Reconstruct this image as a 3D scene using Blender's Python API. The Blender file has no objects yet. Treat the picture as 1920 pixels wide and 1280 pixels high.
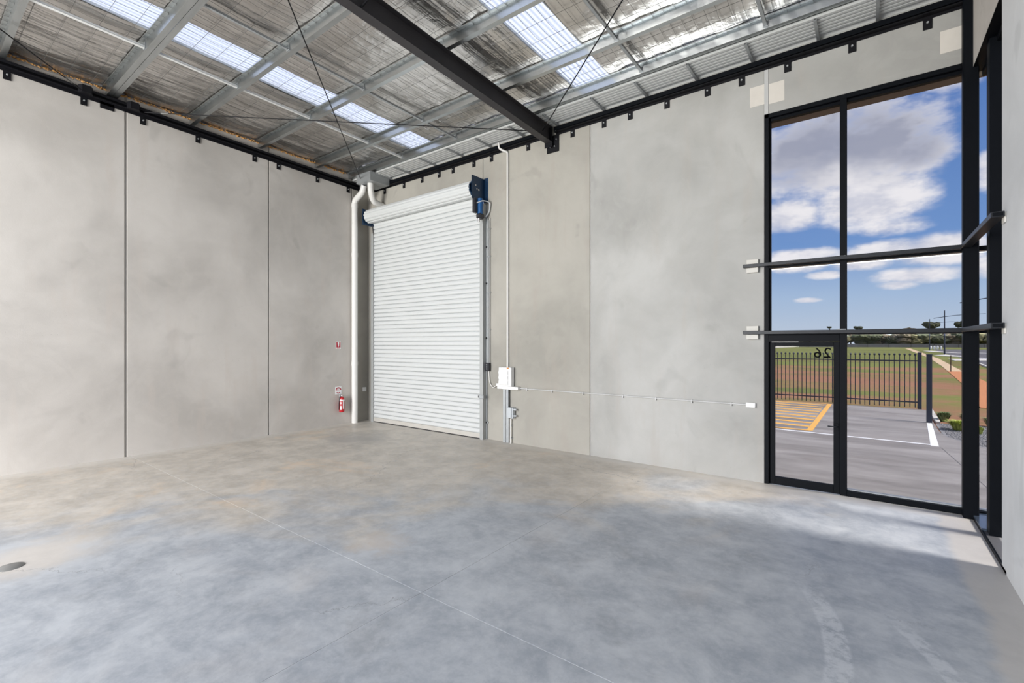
import bpy, bmesh, math, random
from mathutils import Vector, Matrix, noise
random.seed(7)
sc = bpy.context.scene
COL = sc.collection
PI = math.pi
R = math.radians

# ------------------------------------------------------------------ camera
cam = bpy.data.cameras.new('camera')
cam.sensor_width = 36.0
cam.lens = 881.82 / 1920 * 36
cam.shift_y = 3.88 / 1920
cam.clip_start = 0.05
cam.clip_end = 3000
co = bpy.data.objects.new('camera', cam)
COL.objects.link(co)
co.location = (0, 0, 2.1)
co.rotation_euler = (R(90), 0, R(37.127))
sc.camera = co

# ------------------------------------------------------------------ colour management
sc.view_settings.view_transform = 'Standard'
sc.view_settings.look = 'None'
sc.view_settings.gamma = 1.0
sc.view_settings.use_curve_mapping = False
sc.view_settings.exposure = 0.60
sc.cycles.use_adaptive_sampling = True
sc.cycles.adaptive_threshold = 0.02
sc.cycles.max_bounces = 8
sc.cycles.diffuse_bounces = 5
sc.cycles.glossy_bounces = 4
sc.cycles.transparent_max_bounces = 10
sc.cycles.caustics_reflective = False
sc.cycles.caustics_refractive = False

# ------------------------------------------------------------------ light settings
SKY_STRENGTH = 1.0
SUN_STRENGTH = 8.0
BACK_POWER = 1560
SKYL_TINT = (0.26, 0.282, 0.325)

# sky
w = bpy.data.worlds.new('sky')
sc.world = w
w.use_nodes = True
nt = w.node_tree
nt.nodes.clear()


def N(nt, typ, **kw):
    n = nt.nodes.new(typ)
    for k, v in kw.items():
        setattr(n, k, v)
    return n


def M(nt, op, a, b=None, c=None, clamp=False):
    n = nt.nodes.new('ShaderNodeMath')
    n.operation = op
    n.use_clamp = clamp
    for i, v in enumerate((a, b, c)):
        if v is None:
            continue
        if isinstance(v, (int, float)):
            n.inputs[i].default_value = v
        else:
            nt.links.new(v, n.inputs[i])
    return n.outputs[0]


def MIX(nt, f, a, b, mode='MIX'):
    n = nt.nodes.new('ShaderNodeMix')
    n.data_type = 'RGBA'
    n.blend_type = mode
    n.clamp_factor = True
    for sock, v in ((n.inputs[0], f), (n.inputs[6], a), (n.inputs[7], b)):
        if isinstance(v, (int, float)):
            sock.default_value = v
        elif isinstance(v, tuple):
            sock.default_value = v if len(v) == 4 else v + (1,)
        else:
            nt.links.new(v, sock)
    return n.outputs[2]


def RAMP(nt, f, stops, interp='LINEAR'):
    n = nt.nodes.new('ShaderNodeValToRGB')
    n.color_ramp.interpolation = interp
    e = n.color_ramp.elements
    while len(e) < len(stops):
        e.new(0.5)
    for el, (p, c) in zip(e, stops):
        el.position = p
        el.color = c if len(c) == 4 else tuple(c) + (1,)
    nt.links.new(f, n.inputs[0])
    return n.outputs[0]


def SMOOTH(nt, v, lo, hi):
    n = nt.nodes.new('ShaderNodeMapRange')
    n.interpolation_type = 'SMOOTHSTEP'
    n.inputs[1].default_value = lo
    n.inputs[2].default_value = hi
    nt.links.new(v, n.inputs[0])
    return n.outputs[0]


def NOISE(nt, vec, scale, detail=4, rough=0.55, dist=0.0, out=0):
    n = nt.nodes.new('ShaderNodeTexNoise')
    n.inputs['Scale'].default_value = scale
    n.inputs['Detail'].default_value = detail
    n.inputs['Roughness'].default_value = rough
    n.inputs['Distortion'].default_value = dist
    if vec is not None:
        nt.links.new(vec, n.inputs['Vector'])
    return n.outputs[out]


def VMUL(nt, vec, xyz):
    n = nt.nodes.new('ShaderNodeVectorMath')
    n.operation = 'MULTIPLY'
    nt.links.new(vec, n.inputs[0])
    n.inputs[1].default_value = xyz
    return n.outputs[0]


tc = N(nt, 'ShaderNodeTexCoord')
sep = N(nt, 'ShaderNodeSeparateXYZ')
nt.links.new(tc.outputs['Generated'], sep.inputs[0])
sx, sy, sz = sep.outputs
az = M(nt, 'MULTIPLY', M(nt, 'ARCTAN2', sx, sy), 180 / PI)
el = M(nt, 'MULTIPLY', M(nt, 'ARCSINE', sz), 180 / PI)
# cloud coordinates: azimuth and elevation in degrees, warped a little
cmb = N(nt, 'ShaderNodeCombineXYZ')
nt.links.new(az, cmb.inputs[0])
nt.links.new(M(nt, 'MULTIPLY', el, 1.9), cmb.inputs[1])
n1 = NOISE(nt, cmb.outputs[0], 0.22, 7, 0.62)
n2 = NOISE(nt, VMUL(nt, cmb.outputs[0], (1, 1, 1)), 0.09, 5, 0.55)
# (azimuth, elevation, half width, half height, weight) of the cloud masses
BL = [(-2.5, 18.5, 8.5, 4.2, 1.25), (-6.8, 13.2, 3.2, 1.7, 1.1), (0.2, 13.8, 4.6, 2.9, 1.25), (3.4, 17.2, 3.2, 2.6, 1.0),
      (-5.6, 8.6, 3.8, 1.15, 1.3), (1.6, 8.9, 3.4, 0.9, 1.0), (5.2, 8.4, 3.4, 1.35, 1.3), (-0.6, 8.0, 2.6, 0.9, 1.1),
      (-3.4, 6.9, 1.6, 0.45, 1.0), (3.5, 6.3, 3.2, 0.75, 1.0), (2.2, 5.5, 1.5, 0.45, 0.9), (-5.0, 4.45, 1.2, 0.28, 0.9),
      (8.2, 14.5, 1.0, 1.6, 1.0), (8.4, 6.6, 1.2, 1.0, 1.0), (1.5, 11.0, 3.0, 0.9, 0.75), (6.2, 23.5, 3.0, 2.0, 0.9)]
acc = None
for a0, e0, ra, re, wt in BL:
    dx = M(nt, 'MULTIPLY', M(nt, 'SUBTRACT', az, a0), 1 / ra)
    dy = M(nt, 'MULTIPLY', M(nt, 'SUBTRACT', el, e0), 1 / re)
    d = M(nt, 'ADD', M(nt, 'MULTIPLY', dx, dx), M(nt, 'MULTIPLY', dy, dy))
    v = M(nt, 'MULTIPLY', M(nt, 'SUBTRACT', 1.35, d), wt)
    v = M(nt, 'MAXIMUM', v, -1.0)
    acc = v if acc is None else M(nt, 'MAXIMUM', acc, v)
# beyond the window's view the same kind of cloud goes on from the noise alone
away = SMOOTH(nt, M(nt, 'ABSOLUTE', az), 9.5, 16)
high = SMOOTH(nt, el, 24, 30)
away = M(nt, 'MAXIMUM', away, high)
cmb2 = N(nt, 'ShaderNodeCombineXYZ')
zz = M(nt, 'ADD', M(nt, 'MAXIMUM', sz, 0.0), 0.25)
nt.links.new(M(nt, 'DIVIDE', sx, zz), cmb2.inputs[0])
nt.links.new(M(nt, 'DIVIDE', sy, zz), cmb2.inputs[1])
gen = M(nt, 'MULTIPLY', M(nt, 'SUBTRACT', NOISE(nt, cmb2.outputs[0], 1.6, 6, 0.6), 0.43), 9.0)
mixv = M(nt, 'ADD', M(nt, 'MULTIPLY', acc, M(nt, 'SUBTRACT', 1.0, away)), M(nt, 'MULTIPLY', gen, away))
dens = M(nt, 'ADD', mixv, M(nt, 'MULTIPLY', M(nt, 'SUBTRACT', n1, 0.5), 2.7))
mask = SMOOTH(nt, dens, -0.15, 1.25)
grad = RAMP(nt, M(nt, 'MULTIPLY', el, 1 / 60.0, clamp=True),
            [(0.0, (1.05, 1.22, 1.45)), (0.08, (0.75, 1.03, 1.45)), (0.17, (0.33, 0.62, 1.25)), (0.40, (0.17, 0.38, 1.00)), (1.0, (0.12, 0.30, 0.90))])
# cloud undersides go grey where the mass is thick and high
thick = SMOOTH(nt, M(nt, 'ADD', el, M(nt, 'MULTIPLY', M(nt, 'SUBTRACT', n2, 0.5), 10)), 14.0, 18.5)
core = SMOOTH(nt, dens, 0.3, 1.5)
grey = M(nt, 'MULTIPLY', thick, core)
var = M(nt, 'MULTIPLY', SMOOTH(nt, n1, 0.35, 0.62), 1.0)
white = MIX(nt, var, (1.25, 1.30, 1.50, 1), (1.75, 1.75, 1.82, 1))
cl = MIX(nt, M(nt, 'MULTIPLY', grey, 0.92), white, (0.62, 0.68, 0.90, 1))
skyc = MIX(nt, mask, grad, cl)
below = SMOOTH(nt, el, -2.0, -0.3)
skyc = MIX(nt, below, (0.30, 0.30, 0.26, 1), skyc)
bg = N(nt, 'ShaderNodeBackground')
nt.links.new(skyc, bg.inputs[0])
bg.inputs[1].default_value = SKY_STRENGTH
w.cycles.sampling_method = 'MANUAL'
w.cycles.sample_map_resolution = 512
wo = N(nt, 'ShaderNodeOutputWorld')
nt.links.new(bg.outputs[0], wo.inputs[0])

# sun, veiled by thin cloud, from beyond the right-hand wall
sd = bpy.data.lights.new('sun', 'SUN')
sd.energy = SUN_STRENGTH
sd.angle = R(13)
sd.color = (1.0, 0.96, 0.90)
so = bpy.data.objects.new('sun', sd)
COL.objects.link(so)
so.rotation_euler = Vector((-0.75, -0.03, -1.0)).to_track_quat('-Z', 'Y').to_euler()
so.location = (12, 8, 20)

# added area fill standing in for daylight from an assumed open side behind the camera
ad = bpy.data.lights.new('added_rear_fill', 'AREA')
ad.shape = 'RECTANGLE'
ad.size = 6.2
ad.size_y = 5.6
ad.energy = BACK_POWER
ad.color = (1.0, 0.985, 0.955)
ao = bpy.data.objects.new('added_rear_fill', ad)
COL.objects.link(ao)
ao.location = (-7.3, -7.8, 3.0)
ao.rotation_euler = (R(90), 0, 0)


# ------------------------------------------------------------------ materials
MATS = {}


def newmat(name):
    m = bpy.data.materials.new(name)
    m.use_nodes = True
    m.node_tree.nodes.clear()
    MATS[name] = m
    return m, m.node_tree


def pbsdf(nt, col=None, rough=0.5, metal=0.0, spec=0.5, normal=None, **kw):
    p = nt.nodes.new('ShaderNodeBsdfPrincipled')
    for nm, v in (('Base Color', col), ('Roughness', rough), ('Metallic', metal), ('Specular IOR Level', spec), ('Normal', normal)):
        if v is None:
            continue
        s = p.inputs[nm]
        if isinstance(v, (int, float)):
            s.default_value = v
        elif isinstance(v, tuple):
            s.default_value = v if len(v) == 4 else v + (1,)
        else:
            nt.links.new(v, s)
    for k, v in kw.items():
        p.inputs[k].default_value = v
    o = nt.nodes.new('ShaderNodeOutputMaterial')
    nt.links.new(p.outputs[0], o.inputs[0])
    return p


def bump(nt, h, strength=0.3, dist=0.01, normal=None):
    b = nt.nodes.new('ShaderNodeBump')
    b.inputs['Strength'].default_value = strength
    b.inputs['Distance'].default_value = dist
    nt.links.new(h, b.inputs['Height'])
    if normal is not None:
        nt.links.new(normal, b.inputs['Normal'])
    return b.outputs[0]


def geo(nt):
    return nt.nodes.new('ShaderNodeNewGeometry').outputs['Position']


def simple(name, col, rough=0.5, metal=0.0, spec=0.5, nscale=20, namt=0.12, bmp=0.0):
    m, t = newmat(name)
    p = geo(t)
    n = NOISE(t, p, nscale, 3, 0.6)
    c2 = tuple(max(0, c * (1 - namt)) for c in col)
    c1 = tuple(c * (1 + namt) for c in col)
    c = MIX(t, n, c2 + (1,), c1 + (1,))
    nrm = bump(t, n, bmp, 0.004) if bmp else None
    pbsdf(t, c, rough, metal, spec, nrm)
    return m


def concrete(name, base, dark, light, warm, seed=0.0):
    m, t = newmat(name)
    p = geo(t)
    mp = t.nodes.new('ShaderNodeMapping')
    mp.inputs['Location'].default_value = (seed, seed * 0.7, seed * 1.3)
    t.links.new(p, mp.inputs[0])
    v = mp.outputs[0]
    big = NOISE(t, v, 0.55, 5, 0.55, 0.4)
    mid = NOISE(t, v, 2.2, 6, 0.62, 0.5)
    fine = NOISE(t, v, 60, 3, 0.6)
    streak = NOISE(t, VMUL(t, v, (1.6, 1.6, 0.22)), 2.5, 5, 0.6)
    sweep = NOISE(t, VMUL(t, v, (1, 1, 1)), 1.3, 2, 0.5, 3.0)
    c = MIX(t, SMOOTH(t, big, 0.34, 0.68), dark, light)
    c = MIX(t, M(t, 'MULTIPLY', SMOOTH(t, mid, 0.35, 0.7), 0.45), c, base)
    c = MIX(t, M(t, 'MULTIPLY', SMOOTH(t, streak, 0.52, 0.72), 0.35), c, warm)
    c = MIX(t, M(t, 'MULTIPLY', SMOOTH(t, sweep, 0.55, 0.6), 0.10), c, light)
    blot = NOISE(t, v, 1.1, 3, 0.5, 1.0)
    c = MIX(t, M(t, 'MULTIPLY', SMOOTH(t, blot, 0.63, 0.74), 0.22), c, tuple(x * 0.62 for x in dark))
    c = MIX(t, M(t, 'MULTIPLY', fine, 0.10), c, (0.25, 0.25, 0.24, 1))
    pores = t.nodes.new('ShaderNodeTexVoronoi')
    pores.inputs['Scale'].default_value = 16
    t.links.new(v, pores.inputs['Vector'])
    pm = NOISE(t, v, 0.9, 2)
    pit = M(t, 'MULTIPLY', M(t, 'SUBTRACT', 1.0, SMOOTH(t, pores.outputs['Distance'], 0.02, 0.10)), SMOOTH(t, pm, 0.52, 0.62))
    c = MIX(t, M(t, 'MULTIPLY', pit, 0.35), c, (0.2, 0.19, 0.18, 1))
    h = M(t, 'SUBTRACT', M(t, 'MULTIPLY', fine, 0.3), M(t, 'MULTIPLY', pit, 0.5))
    pbsdf(t, c, 0.78, 0, 0.3, bump(t, h, 0.25, 0.01))
    return m


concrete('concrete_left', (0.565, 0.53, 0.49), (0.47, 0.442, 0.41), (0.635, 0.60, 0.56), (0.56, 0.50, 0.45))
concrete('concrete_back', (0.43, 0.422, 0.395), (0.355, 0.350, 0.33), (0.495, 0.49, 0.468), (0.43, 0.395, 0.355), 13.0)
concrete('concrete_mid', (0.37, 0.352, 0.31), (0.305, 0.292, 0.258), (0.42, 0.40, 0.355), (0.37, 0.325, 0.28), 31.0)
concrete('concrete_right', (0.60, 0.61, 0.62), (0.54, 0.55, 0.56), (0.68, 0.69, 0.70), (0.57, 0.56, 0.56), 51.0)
simple('sealant', (0.40, 0.39, 0.37), 0.6, nscale=8)
simple('patch_render', (0.66, 0.62, 0.56), 0.85, nscale=6, namt=0.08)

# polished floor
m, t = newmat('floor_concrete')
p = geo(t)
sp = t.nodes.new('ShaderNodeSeparateXYZ')
t.links.new(p, sp.inputs[0])
X, Y, Z = sp.outputs
warp = NOISE(t, p, 0.55, 4, 0.6, 0.6)
mid = NOISE(t, p, 2.1, 6, 0.72, 0.25)
fin = NOISE(t, p, 10.0, 5, 0.75, 0.1)
# the tan weathered half of the slab lies along the left wall and the shutter
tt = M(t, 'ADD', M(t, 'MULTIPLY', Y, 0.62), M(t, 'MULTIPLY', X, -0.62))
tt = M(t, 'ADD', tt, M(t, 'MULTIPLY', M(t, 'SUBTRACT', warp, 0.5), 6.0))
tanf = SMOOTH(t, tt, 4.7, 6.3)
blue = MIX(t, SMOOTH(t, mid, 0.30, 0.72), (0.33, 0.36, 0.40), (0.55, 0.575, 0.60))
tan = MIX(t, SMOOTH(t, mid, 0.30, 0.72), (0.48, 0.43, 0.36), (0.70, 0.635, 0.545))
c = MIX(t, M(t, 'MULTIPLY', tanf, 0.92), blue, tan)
orange = SMOOTH(t, NOISE(t, VMUL(t, p, (0.8, 1, 1)), 0.75, 4, 0.6, 0.7), 0.55, 0.72)
c = MIX(t, M(t, 'MULTIPLY', M(t, 'MULTIPLY', orange, M(t, 'ADD', M(t, 'MULTIPLY', tanf, 0.75), 0.12)), 0.75), c, (0.78, 0.61, 0.44))
dk = SMOOTH(t, NOISE(t, p, 0.8, 6, 0.68, 0.3), 0.54, 0.70)
c = MIX(t, M(t, 'MULTIPLY', dk, M(t, 'SUBTRACT', 0.5, M(t, 'MULTIPLY', tanf, 0.25))), c, (0.25, 0.265, 0.285))
c = MIX(t, M(t, 'MULTIPLY', SMOOTH(t, fin, 0.40, 0.72), 0.30), c, (0.64, 0.65, 0.655))
c = MIX(t, M(t, 'MULTIPLY', SMOOTH(t, fin, 0.56, 0.40), 0.0), c, (0.3, 0.3, 0.3))
# pale dusty border where the slab meets the tilt-up panels
db = M(t, 'SUBTRACT', 7.93, Y)
dl = M(t, 'ADD', X, 10.97)
edge = M(t, 'MINIMUM', db, dl)
edge = M(t, 'ADD', edge, M(t, 'MULTIPLY', M(t, 'SUBTRACT', mid, 0.5), 0.25))
c = MIX(t, M(t, 'MULTIPLY', M(t, 'SUBTRACT', 1.0, SMOOTH(t, edge, 0.12, 0.40)), 0.65), c, (0.70, 0.67, 0.62))
# tan strip beside the right wall
dr = M(t, 'ADD', M(t, 'SUBTRACT', 1.0, X), M(t, 'MULTIPLY', M(t, 'SUBTRACT', warp, 0.5), 0.5))
c = MIX(t, M(t, 'MULTIPLY', M(t, 'SUBTRACT', 1.0, SMOOTH(t, dr, 0.25, 0.36)), 0.7), c, (0.60, 0.56, 0.51))
# scuffed tyre arcs
for cxx, cyy, rad, wd, y0, y1, am in ((-2.9, 3.6, 2.75, 0.09, 2.6, 5.0, 0.5), (-3.3, 2.7, 3.95, 0.07, 2.6, 4.8, 0.45)):
    ddx = M(t, 'SUBTRACT', X, cxx)
    ddy = M(t, 'SUBTRACT', Y, cyy)
    rr = M(t, 'SQRT', M(t, 'ADD', M(t, 'MULTIPLY', ddx, ddx), M(t, 'MULTIPLY', ddy, ddy)))
    band = M(t, 'SUBTRACT', 1.0, SMOOTH(t, M(t, 'ABSOLUTE', M(t, 'SUBTRACT', rr, rad)), wd * 0.7, wd))
    lim = M(t, 'MULTIPLY', SMOOTH(t, Y, y0, y0 + 0.7), M(t, 'SUBTRACT', 1.0, SMOOTH(t, Y, y1 - 0.5, y1)))
    lim = M(t, 'MULTIPLY', lim, SMOOTH(t, X, -1.4, -0.9))
    brk = SMOOTH(t, fin, 0.36, 0.56)
    c = MIX(t, M(t, 'MULTIPLY', M(t, 'MULTIPLY', band, lim), M(t, 'MULTIPLY', brk, am)), c, (0.72, 0.74, 0.76))
# warm bright patch around the drain
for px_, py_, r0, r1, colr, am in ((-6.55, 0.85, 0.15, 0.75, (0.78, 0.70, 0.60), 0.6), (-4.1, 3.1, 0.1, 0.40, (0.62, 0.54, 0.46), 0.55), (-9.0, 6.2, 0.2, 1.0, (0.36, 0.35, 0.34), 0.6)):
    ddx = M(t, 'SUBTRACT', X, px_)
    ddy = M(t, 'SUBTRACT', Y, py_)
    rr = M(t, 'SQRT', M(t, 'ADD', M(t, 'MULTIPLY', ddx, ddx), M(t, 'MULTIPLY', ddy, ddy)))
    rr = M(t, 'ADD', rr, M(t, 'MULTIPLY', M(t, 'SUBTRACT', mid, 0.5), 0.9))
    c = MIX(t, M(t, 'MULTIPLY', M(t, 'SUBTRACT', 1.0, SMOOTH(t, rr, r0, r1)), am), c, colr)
# hairline cracks
cv = t.nodes.new('ShaderNodeTexVoronoi')
cv.feature = 'DISTANCE_TO_EDGE'
cv.inputs['Scale'].default_value = 0.35
wv = t.nodes.new('ShaderNodeVectorMath')
wv.operation = 'ADD'
t.links.new(p, wv.inputs[0])
t.links.new(VMUL(t, NOISE(t, p, 3.0, 5, 0.7, 0, 1), (0.5, 0.5, 0)), wv.inputs[1])
t.links.new(wv.outputs[0], cv.inputs['Vector'])
crk = M(t, 'MULTIPLY', M(t, 'SUBTRACT', 1.0, SMOOTH(t, cv.outputs['Distance'], 0.0, 0.0028)), SMOOTH(t, NOISE(t, p, 0.35, 2), 0.55, 0.62))
c = MIX(t, M(t, 'MULTIPLY', crk, 0.6), c, (0.16, 0.16, 0.17))
rg = M(t, 'ADD', 0.34, M(t, 'MULTIPLY', mid, 0.25))
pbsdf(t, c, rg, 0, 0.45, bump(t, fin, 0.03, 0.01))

simple('joint_filler', (0.74, 0.75, 0.75), 0.7, nscale=3, namt=0.25)

# foil
m, t = newmat('sarking_foil')
p = geo(t)
st = NOISE(t, VMUL(t, p, (9, 0.5, 1)), 1.5, 2, 0.5, 0.2)
cr = NOISE(t, VMUL(t, p, (1.5, 2.2, 1)), 2.0, 3, 0.55, 1.8)
vor = t.nodes.new('ShaderNodeTexVoronoi')
vor.inputs['Scale'].default_value = 3.2
vor.feature = 'SMOOTH_F1'
wv = t.nodes.new('ShaderNodeVectorMath')
wv.operation = 'ADD'
t.links.new(p, wv.inputs[0])
t.links.new(NOISE(t, p, 2.5, 3, 0.6, 0, 1), wv.inputs[1])
t.links.new(wv.outputs[0], vor.inputs['Vector'])
h = M(t, 'ADD', M(t, 'MULTIPLY', st, 0.45), M(t, 'ADD', M(t, 'MULTIPLY', cr, 0.35), M(t, 'MULTIPLY', vor.outputs['Distance'], 0.25)))
nb = bump(t, h, 0.7, 0.035)
fc = MIX(t, SMOOTH(t, NOISE(t, p, 0.9, 4, 0.6), 0.35, 0.7), (0.62, 0.595, 0.57), (0.78, 0.755, 0.735))
pbsdf(t, fc, 0.28, 1.0, 0.5, nb)

# galvanised steel
m, t = newmat('galvanised')
p = geo(t)
g = NOISE(t, VMUL(t, p, (0.6, 3, 3)), 3.0, 5, 0.6)
c = MIX(t, SMOOTH(t, g, 0.2, 0.8), (0.47, 0.495, 0.50), (0.57, 0.60, 0.61))
pbsdf(t, c, 0.30, 1.0, 0.5)
m, t = newmat('galvanised_bright')
p = geo(t)
g = NOISE(t, p, 4.0, 4, 0.6)
c = MIX(t, g, (0.72, 0.74, 0.73), (0.86, 0.87, 0.86))
pbsdf(t, c, 0.45, 0.45, 0.5)
simple('galv_dull', (0.42, 0.44, 0.45), 0.5, 0.6, nscale=10)
simple('black_steel', (0.006, 0.006, 0.008), 0.5, 0.0, 0.2, nscale=6, namt=0.25)
simple('charcoal_steel', (0.040, 0.037, 0.039), 0.5, 0.0, 0.3, nscale=3, namt=0.2)
simple('frame_black', (0.003, 0.004, 0.006), 0.5, 0.0, 0.1, nscale=5, namt=0.2)
simple('bar_dark', (0.014, 0.016, 0.02), 0.4, 0.0, 0.3, nscale=14, namt=0.5)
simple('brown_soffit', (0.22, 0.165, 0.13), 0.7, nscale=5)
simple('soffit_white', (0.62, 0.63, 0.62), 0.5, 0.0, nscale=3, namt=0.06)
simple('shutter_white', (0.60, 0.615, 0.61), 0.38, 0.0, 0.5, nscale=2, namt=0.03)
simple('shutter_bar', (0.50, 0.48, 0.44), 0.5, nscale=4)
simple('track_grey', (0.40, 0.41, 0.405), 0.5, 0.3, nscale=4)
simple('motor_blue', (0.008, 0.035, 0.085), 0.35, 0.2, 0.5, nscale=9, namt=0.25)
simple('motor_blue_bright', (0.012, 0.085, 0.24), 0.35, nscale=9)
simple('chrome', (0.8, 0.8, 0.8), 0.2, 1.0, nscale=9, namt=0.02)
simple('pvc_white', (0.74, 0.73, 0.70), 0.4, nscale=5, namt=0.05)
simple('plastic_white', (0.80, 0.80, 0.79), 0.35, nscale=9, namt=0.03)
simple('plastic_grey', (0.50, 0.53, 0.55), 0.4, nscale=9, namt=0.04)
simple('cream_block', (0.62, 0.60, 0.55), 0.6, nscale=9, namt=0.06)
simple('conduit_grey', (0.50, 0.50, 0.49), 0.4, nscale=9, namt=0.05)
simple('foam_orange', (0.62, 0.33, 0.11), 0.9, nscale=25, namt=0.5, bmp=0.8)
simple('ext_red', (0.50, 0.012, 0.018), 0.28, nscale=9, namt=0.06)
simple('sign_red', (0.42, 0.01, 0.03), 0.4, nscale=9, namt=0.04)
simple('sign_white', (0.85, 0.85, 0.85), 0.4, nscale=9, namt=0.02)
simple('plastic_black', (0.02, 0.02, 0.025), 0.4, nscale=9)
simple('wire', (0.13, 0.13, 0.125), 0.5, 0.3, nscale=9)
simple('label_orange', (0.55, 0.22, 0.05), 0.5, nscale=60, namt=0.4)
simple('sill_metal_sky_tint', (0.10, 0.13, 0.18), 0.18, 0.5, 0.6, nscale=4)  # blue of the reflected sky is put into the base colour
simple('sill_grey', (0.10, 0.10, 0.105), 0.7, nscale=15)
simple('drain_grey', (0.25, 0.25, 0.24), 0.5, 0.3, nscale=30)

# glazing: lightly tinted float glass
m, t = newmat('tinted_glass')
tr = t.nodes.new('ShaderNodeBsdfTransparent')
tr.inputs[0].default_value = (0.56, 0.555, 0.555, 1)
gl = t.nodes.new('ShaderNodeBsdfGlossy')
gl.inputs['Roughness'].default_value = 0.01
gl.inputs[0].default_value = (1, 1, 1, 1)
fr = t.nodes.new('ShaderNodeFresnel')
fr.inputs[0].default_value = 1.45
mx = t.nodes.new('ShaderNodeMixShader')
t.links.new(M(t, 'MULTIPLY', fr.outputs[0], 0.10), mx.inputs[0])
t.links.new(tr.outputs[0], mx.inputs[1])
t.links.new(gl.outputs[0], mx.inputs[2])
o = t.nodes.new('ShaderNodeOutputMaterial')
t.links.new(mx.outputs[0], o.inputs[0])

# translucent roof sheet
m, t = newmat('skylight_sheet')
tl = t.nodes.new('ShaderNodeBsdfTranslucent')
p = geo(t)
cc = MIX(t, NOISE(t, VMUL(t, p, (14, 0.3, 1)), 1.0, 2), tuple(x * 0.93 for x in SKYL_TINT), SKYL_TINT)
t.links.new(cc, tl.inputs[0])
g2 = t.nodes.new('ShaderNodeBsdfDiffuse')
g2.inputs[0].default_value = (0.5, 0.53, 0.58, 1)
ad_ = t.nodes.new('ShaderNodeMixShader')
ad_.inputs[0].default_value = 0.12
t.links.new(tl.outputs[0], ad_.inputs[1])
t.links.new(g2.outputs[0], ad_.inputs[2])
o = t.nodes.new('ShaderNodeOutputMaterial')
t.links.new(ad_.outputs[0], o.inputs[0])

# outdoor materials
m, t = newmat('drive_concrete')
p = geo(t)
a = NOISE(t, VMUL(t, p, (0.35, 1.4, 1)), 0.9, 6, 0.65, 0.6)
b = NOISE(t, p, 0.35, 4, 0.6)
c = MIX(t, SMOOTH(t, a, 0.3, 0.7), (0.20, 0.186, 0.178), (0.36, 0.342, 0.332))
c = MIX(t, M(t, 'MULTIPLY', SMOOTH(t, b, 0.52, 0.7), 0.4), c, (0.185, 0.15, 0.13))
c = MIX(t, M(t, 'MULTIPLY', NOISE(t, p, 30, 3), 0.15), c, (0.25, 0.25, 0.25))
pbsdf(t, c, 0.7, 0, 0.3)
m, t = newmat('field')
p = geo(t)
a = NOISE(t, VMUL(t, p, (0.55, 1, 1)), 0.09, 6, 0.62, 0.4)
sp = t.nodes.new('ShaderNodeSeparateXYZ')
t.links.new(p, sp.inputs[0])
near = M(t, 'SUBTRACT', 1.0, SMOOTH(t, sp.outputs[1], 45, 85))
gn = NOISE(t, p, 1.5, 5, 0.7)
grass = MIX(t, gn, (0.085, 0.10, 0.03), (0.20, 0.22, 0.075))
grass = MIX(t, SMOOTH(t, NOISE(t, p, 0.03, 3), 0.4, 0.6), grass, (0.20, 0.22, 0.065))
soil = MIX(t, NOISE(t, p, 2.0, 5, 0.7), (0.25, 0.105, 0.065), (0.42, 0.22, 0.15))
f = M(t, 'MULTIPLY', SMOOTH(t, M(t, 'ADD', a, M(t, 'MULTIPLY', gn, 0.12)), 0.50, 0.62), M(t, 'ADD', M(t, 'MULTIPLY', near, 0.85), 0.05))
c = MIX(t, f, grass, soil)
pbsdf(t, c, 0.95, 0, 0.1, bump(t, gn, 0.5, 0.1))
simple('asphalt', (0.115, 0.11, 0.12), 0.8, nscale=0.6, namt=0.15)
simple('kerb', (0.62, 0.60, 0.56), 0.8, nscale=2)
m, t = newmat('path')
p = geo(t)
sp = t.nodes.new('ShaderNodeSeparateXYZ')
t.links.new(p, sp.inputs[0])
f = SMOOTH(t, M(t, 'ADD', sp.outputs[1], M(t, 'MULTIPLY', NOISE(t, p, 0.6, 3), 4)), 50.5, 53)
c = MIX(t, f, (0.56, 0.235, 0.11), (0.64, 0.50, 0.34))
c = MIX(t, M(t, 'MULTIPLY', NOISE(t, p, 2.0, 5), 0.3), c, (0.45, 0.28, 0.18))
pbsdf(t, c, 0.9, 0, 0.1)
simple('line_yellow', (0.80, 0.44, 0.10), 0.7, nscale=6, namt=0.15)
simple('line_white', (0.85, 0.86, 0.88), 0.7, nscale=6, namt=0.05)
simple('gravel', (0.24, 0.24, 0.25), 0.85, nscale=12, namt=0.6)
simple('shrub_green', (0.42, 0.48, 0.11), 0.8, nscale=8, namt=0.45)
simple('shrub_dark', (0.18, 0.25, 0.10), 0.8, nscale=8, namt=0.4)
simple('shrub_orange', (0.45, 0.24, 0.06), 0.8, nscale=8, namt=0.3)
simple('tree_olive', (0.065, 0.072, 0.036), 0.9, nscale=0.5, namt=0.55)
simple('tree_brown', (0.10, 0.082, 0.05), 0.9, nscale=0.5, namt=0.5)
simple('tree_pale', (0.14, 0.13, 0.06), 0.9, nscale=0.5, namt=0.4)
simple('bark', (0.10, 0.08, 0.06), 0.9, nscale=3)
simple('fence_far', (0.24, 0.225, 0.24), 0.9, nscale=0.3, namt=0.25)
simple('wall_far', (0.60, 0.585, 0.57), 0.8, nscale=0.1, namt=0.08)
simple('lamp_steel', (0.05, 0.06, 0.09), 0.5, 0.3, nscale=2)


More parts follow.
